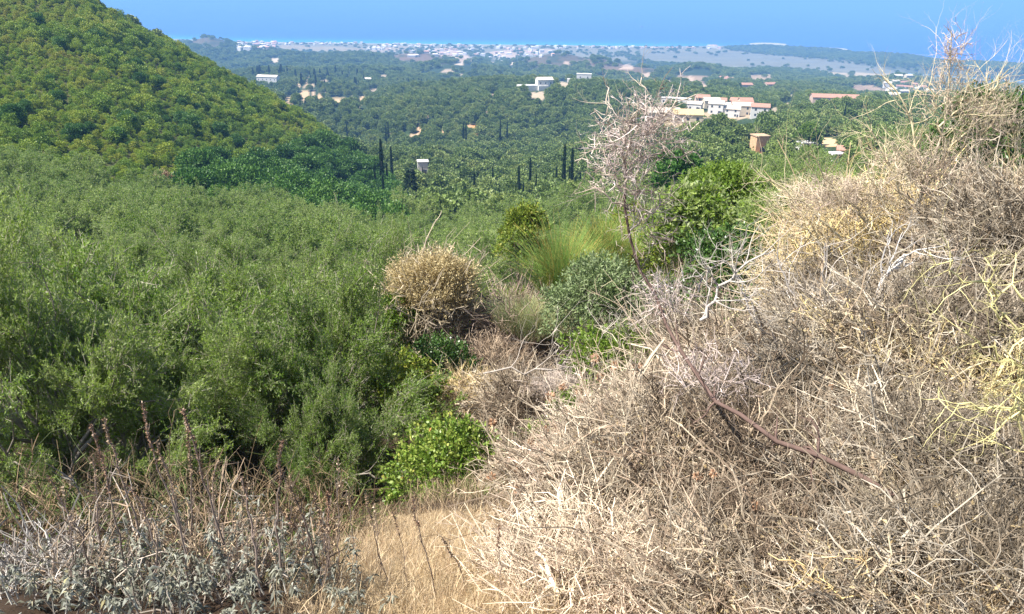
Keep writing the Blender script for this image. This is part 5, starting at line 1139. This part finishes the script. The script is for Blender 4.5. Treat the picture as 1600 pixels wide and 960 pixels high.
for i in range(34):
    x0 = rs.uniform(60, 620); y0 = rs.uniform(900, 960); h = rs.uniform(70, 190); dx = rs.uniform(-40, 25)
    stalk(960+i, [(x0, y0), (x0+dx*.5, y0-h*.5), (x0+dx, y0-h)], rs.uniform(1.95, 2.5), 0.0024, 'thin bare stalk among the grey plants', brk=.15, side=7, headlen=.2, group='thin bare stalks among the grey plants', brown=(.38, .28, .18))
# ------------------------------------------------------------------ grey felty plants
def felt_plant(seed, px, py, Y, R_, H, nst, label):
    py -= 16; H *= 1.15; nst = int(nst*0.62)
    r = np.random.default_rng(seed); c = at(px, py, Y); g = float(ground(c[0], c[1])); base = np.array([c[0], c[1], min(g, c[2]-H*.5)]); t = empty('grey_leaved_plant', base, 0, label, 'plant')
    a = Acc(); top = c[2]-base[2]+H*.5; P = fan(r, a, nst, (0, 0, 0), R_*.8, top, .0028, [(0.34, 0.31, 0.26), (0.46, 0.43, 0.37), (0.26, 0.21, 0.17)], bend=.08, lean=.5, k=8, sides=4); link('stems', a.mesh('stems', BARK), t)
    per = 22; m = nst*per; jj = r.uniform(3.0, 7, (nst, per)); i0 = np.minimum(jj.astype(int), 6); ff = (jj-i0)[..., None]; ar = np.arange(nst)[:, None]
    b = (P[ar, i0]*(1-ff)+P[ar, i0+1]*ff).reshape(-1, 3); d = unit(rand_dir(r, m)*np.array([1, 1, .4])+np.array([0, 0, .1])); V, Q = leaves(b, d, r.uniform(.018, .040, m), r.uniform(.006, .012, m), r, droop=.55, fold=.25)
    link('leaves', mesh_np('leaves', V, Q, [FELT], {'tint': np.repeat(r.random(m), 4)}), t)
FP = [(300, 880, 2.2, .20, .22, 42, 'grey felty-leaved plant around the foot of the tallest stalk'), (195, 920, 2.05, .20, .18, 40, 'drooping grey-leaved plant left of the stalk group'), (110, 930, 2.1, .2, .16, 34, 'grey-leaved plant in the lower left beside the bleached twigs'),
      (370, 920, 2.0, .18, .2, 38, 'blue-grey leafy clump in front of the twin stalks'), (440, 900, 2.2, .18, .2, 40, 'pale grey plant with yellow tips below the single upright stalk'), (500, 930, 2.1, .16, .16, 32, 'low grey plant at the left edge of the straw patch'),
      (330, 845, 2.5, .18, .2, 34, 'grey plant standing behind the others before the dark shade'), (560, 945, 2.0, .14, .08, 22, 'whitish low leaves at the bottom of the straw patch'), (250, 955, 1.85, .2, .14, 34, 'grey leaves at the bottom border under the tall stalks'), (440, 955, 1.85, .2, .12, 34, 'silvery leaves at the bottom border right of centre of the grey clump'), (40, 950, 1.9, .2, .12, 30, 'grey leaves in the extreme lower left corner')]
for i, a in enumerate(FP): felt_plant(800+i, *a)
dry_bush('bleached_twigs', 23, 60, 910, 2.3, (0.24, 0.2, 0.08), 800, 0.13, 0.0017, [(0.36, 0.33, 0.29), (0.26, 0.22, 0.18), (0.45, 0.42, 0.38)], 'low mound of bleached grey curving twigs at the left border', cat='dead twigs', nside=2)
dry_bush('weed_clump', 24, 290, 950, 2.2, (0.48, 0.28, 0.22), 750, 0.2, 0.0016, [(0.30, 0.22, 0.15), (0.42, 0.33, 0.22), (0.40, 0.34, 0.28)], 'thin brown weeds filling the gaps between the grey plants', cat='dry weeds', nside=2, up=.9)

for i, (px, py, Y, lab) in enumerate([(60, 815, 3.6, 'dark brown weeds on the bank edge behind the bleached twigs'), (210, 800, 3.9, 'dark tangled weeds between the tall stalks and the olives'), (350, 812, 3.7, 'dark weeds behind the grey leaf clump'), (480, 815, 3.9, 'dark reddish weeds over the bare soil left of the straw patch')]):
    dry_bush('weed_clump', 970+i, px, py, Y, (0.42, 0.3, 0.13), 450, 0.2, 0.0018, [(0.12, 0.09, 0.05), (0.20, 0.14, 0.08), (0.10, 0.13, 0.04), (0.28, 0.20, 0.12)], lab, cat='dry weeds', nside=2, up=.9)
# ------------------------------------------------------------------ dry grass
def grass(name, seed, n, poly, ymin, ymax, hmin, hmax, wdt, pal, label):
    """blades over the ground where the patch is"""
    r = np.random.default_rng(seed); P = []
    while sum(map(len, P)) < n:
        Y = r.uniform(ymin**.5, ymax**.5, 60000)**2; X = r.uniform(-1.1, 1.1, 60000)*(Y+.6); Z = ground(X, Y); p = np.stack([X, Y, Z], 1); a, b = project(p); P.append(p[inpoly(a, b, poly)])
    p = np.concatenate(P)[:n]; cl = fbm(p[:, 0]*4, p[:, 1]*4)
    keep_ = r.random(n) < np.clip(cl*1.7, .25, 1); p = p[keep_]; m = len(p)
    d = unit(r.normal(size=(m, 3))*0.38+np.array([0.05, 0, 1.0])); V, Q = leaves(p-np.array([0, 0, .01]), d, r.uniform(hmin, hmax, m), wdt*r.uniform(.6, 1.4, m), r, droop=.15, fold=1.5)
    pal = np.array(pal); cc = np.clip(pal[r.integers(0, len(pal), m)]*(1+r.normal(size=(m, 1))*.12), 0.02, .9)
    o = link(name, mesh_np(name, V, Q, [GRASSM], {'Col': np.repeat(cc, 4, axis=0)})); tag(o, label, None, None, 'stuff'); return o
GRASSM = attr_mat('dry_grass', rough=0.6, trans=0.25, spec=.15)
STR = [(0.54, 0.42, 0.26), (0.64, 0.51, 0.32), (0.42, 0.31, 0.19), (0.56, 0.45, 0.31)]
grass('dry_grass', 91, 80000, [(440, 1300), (455, 930), (540, 845), (600, 812), (690, 800), (900, 780), (1700, 800), (2000, 1300)], 1.0, 7.5, .03, .10, .0021, STR, 'pale golden dry grass on the bank')
grass('straw_tufts', 95, 14000, [(420, 1300), (430, 930), (530, 835), (600, 800), (700, 785), (900, 780), (1700, 800), (2000, 1300)], 1.0, 7.5, .08, .22, .0024, STR+[(0.45, .32, .2)], 'longer straw standing out of the dry grass')
grass('tall_dry_grass', 92, 26000, [(1380, 420), (1400, 300), (1500, 265), (1800, 240), (1800, 500), (1400, 500)], 4.5, 24, .25, .55, .006, [(0.60, 0.45, 0.18), (0.66, 0.50, 0.22), (0.48, 0.36, 0.17)], 'tall yellow dry grass at the top of the bank on the right')
grass('darkened_leaf_litter', 94, 30000, [(-500, 760), (300, 740), (620, 740), (640, 800), (560, 850), (450, 960), (-500, 1100)], 2.2, 14, .02, .07, .012, [(0.09, 0.06, 0.035), (0.15, 0.10, 0.06), (0.06, 0.09, 0.02), (0.10, 0.15, 0.03), (0.20, 0.14, 0.08)], 'brown leaf litter and low weeds, coloured darker for the shade under the olives')  # litter palette darkened to stand in for the shade below the trees
grass('slope_weeds', 93, 40000, [(600, 640), (760, 560), (1100, 480), (1250, 520), (1100, 640), (900, 780), (640, 790)], 4.3, 18, .10, .32, .006, [(0.40, 0.30, 0.18), (0.46, 0.36, 0.24), (0.22, 0.26, 0.09), (0.34, 0.24, 0.16)], 'mixed dry weeds on the slope below the shrubs')
print('near done')
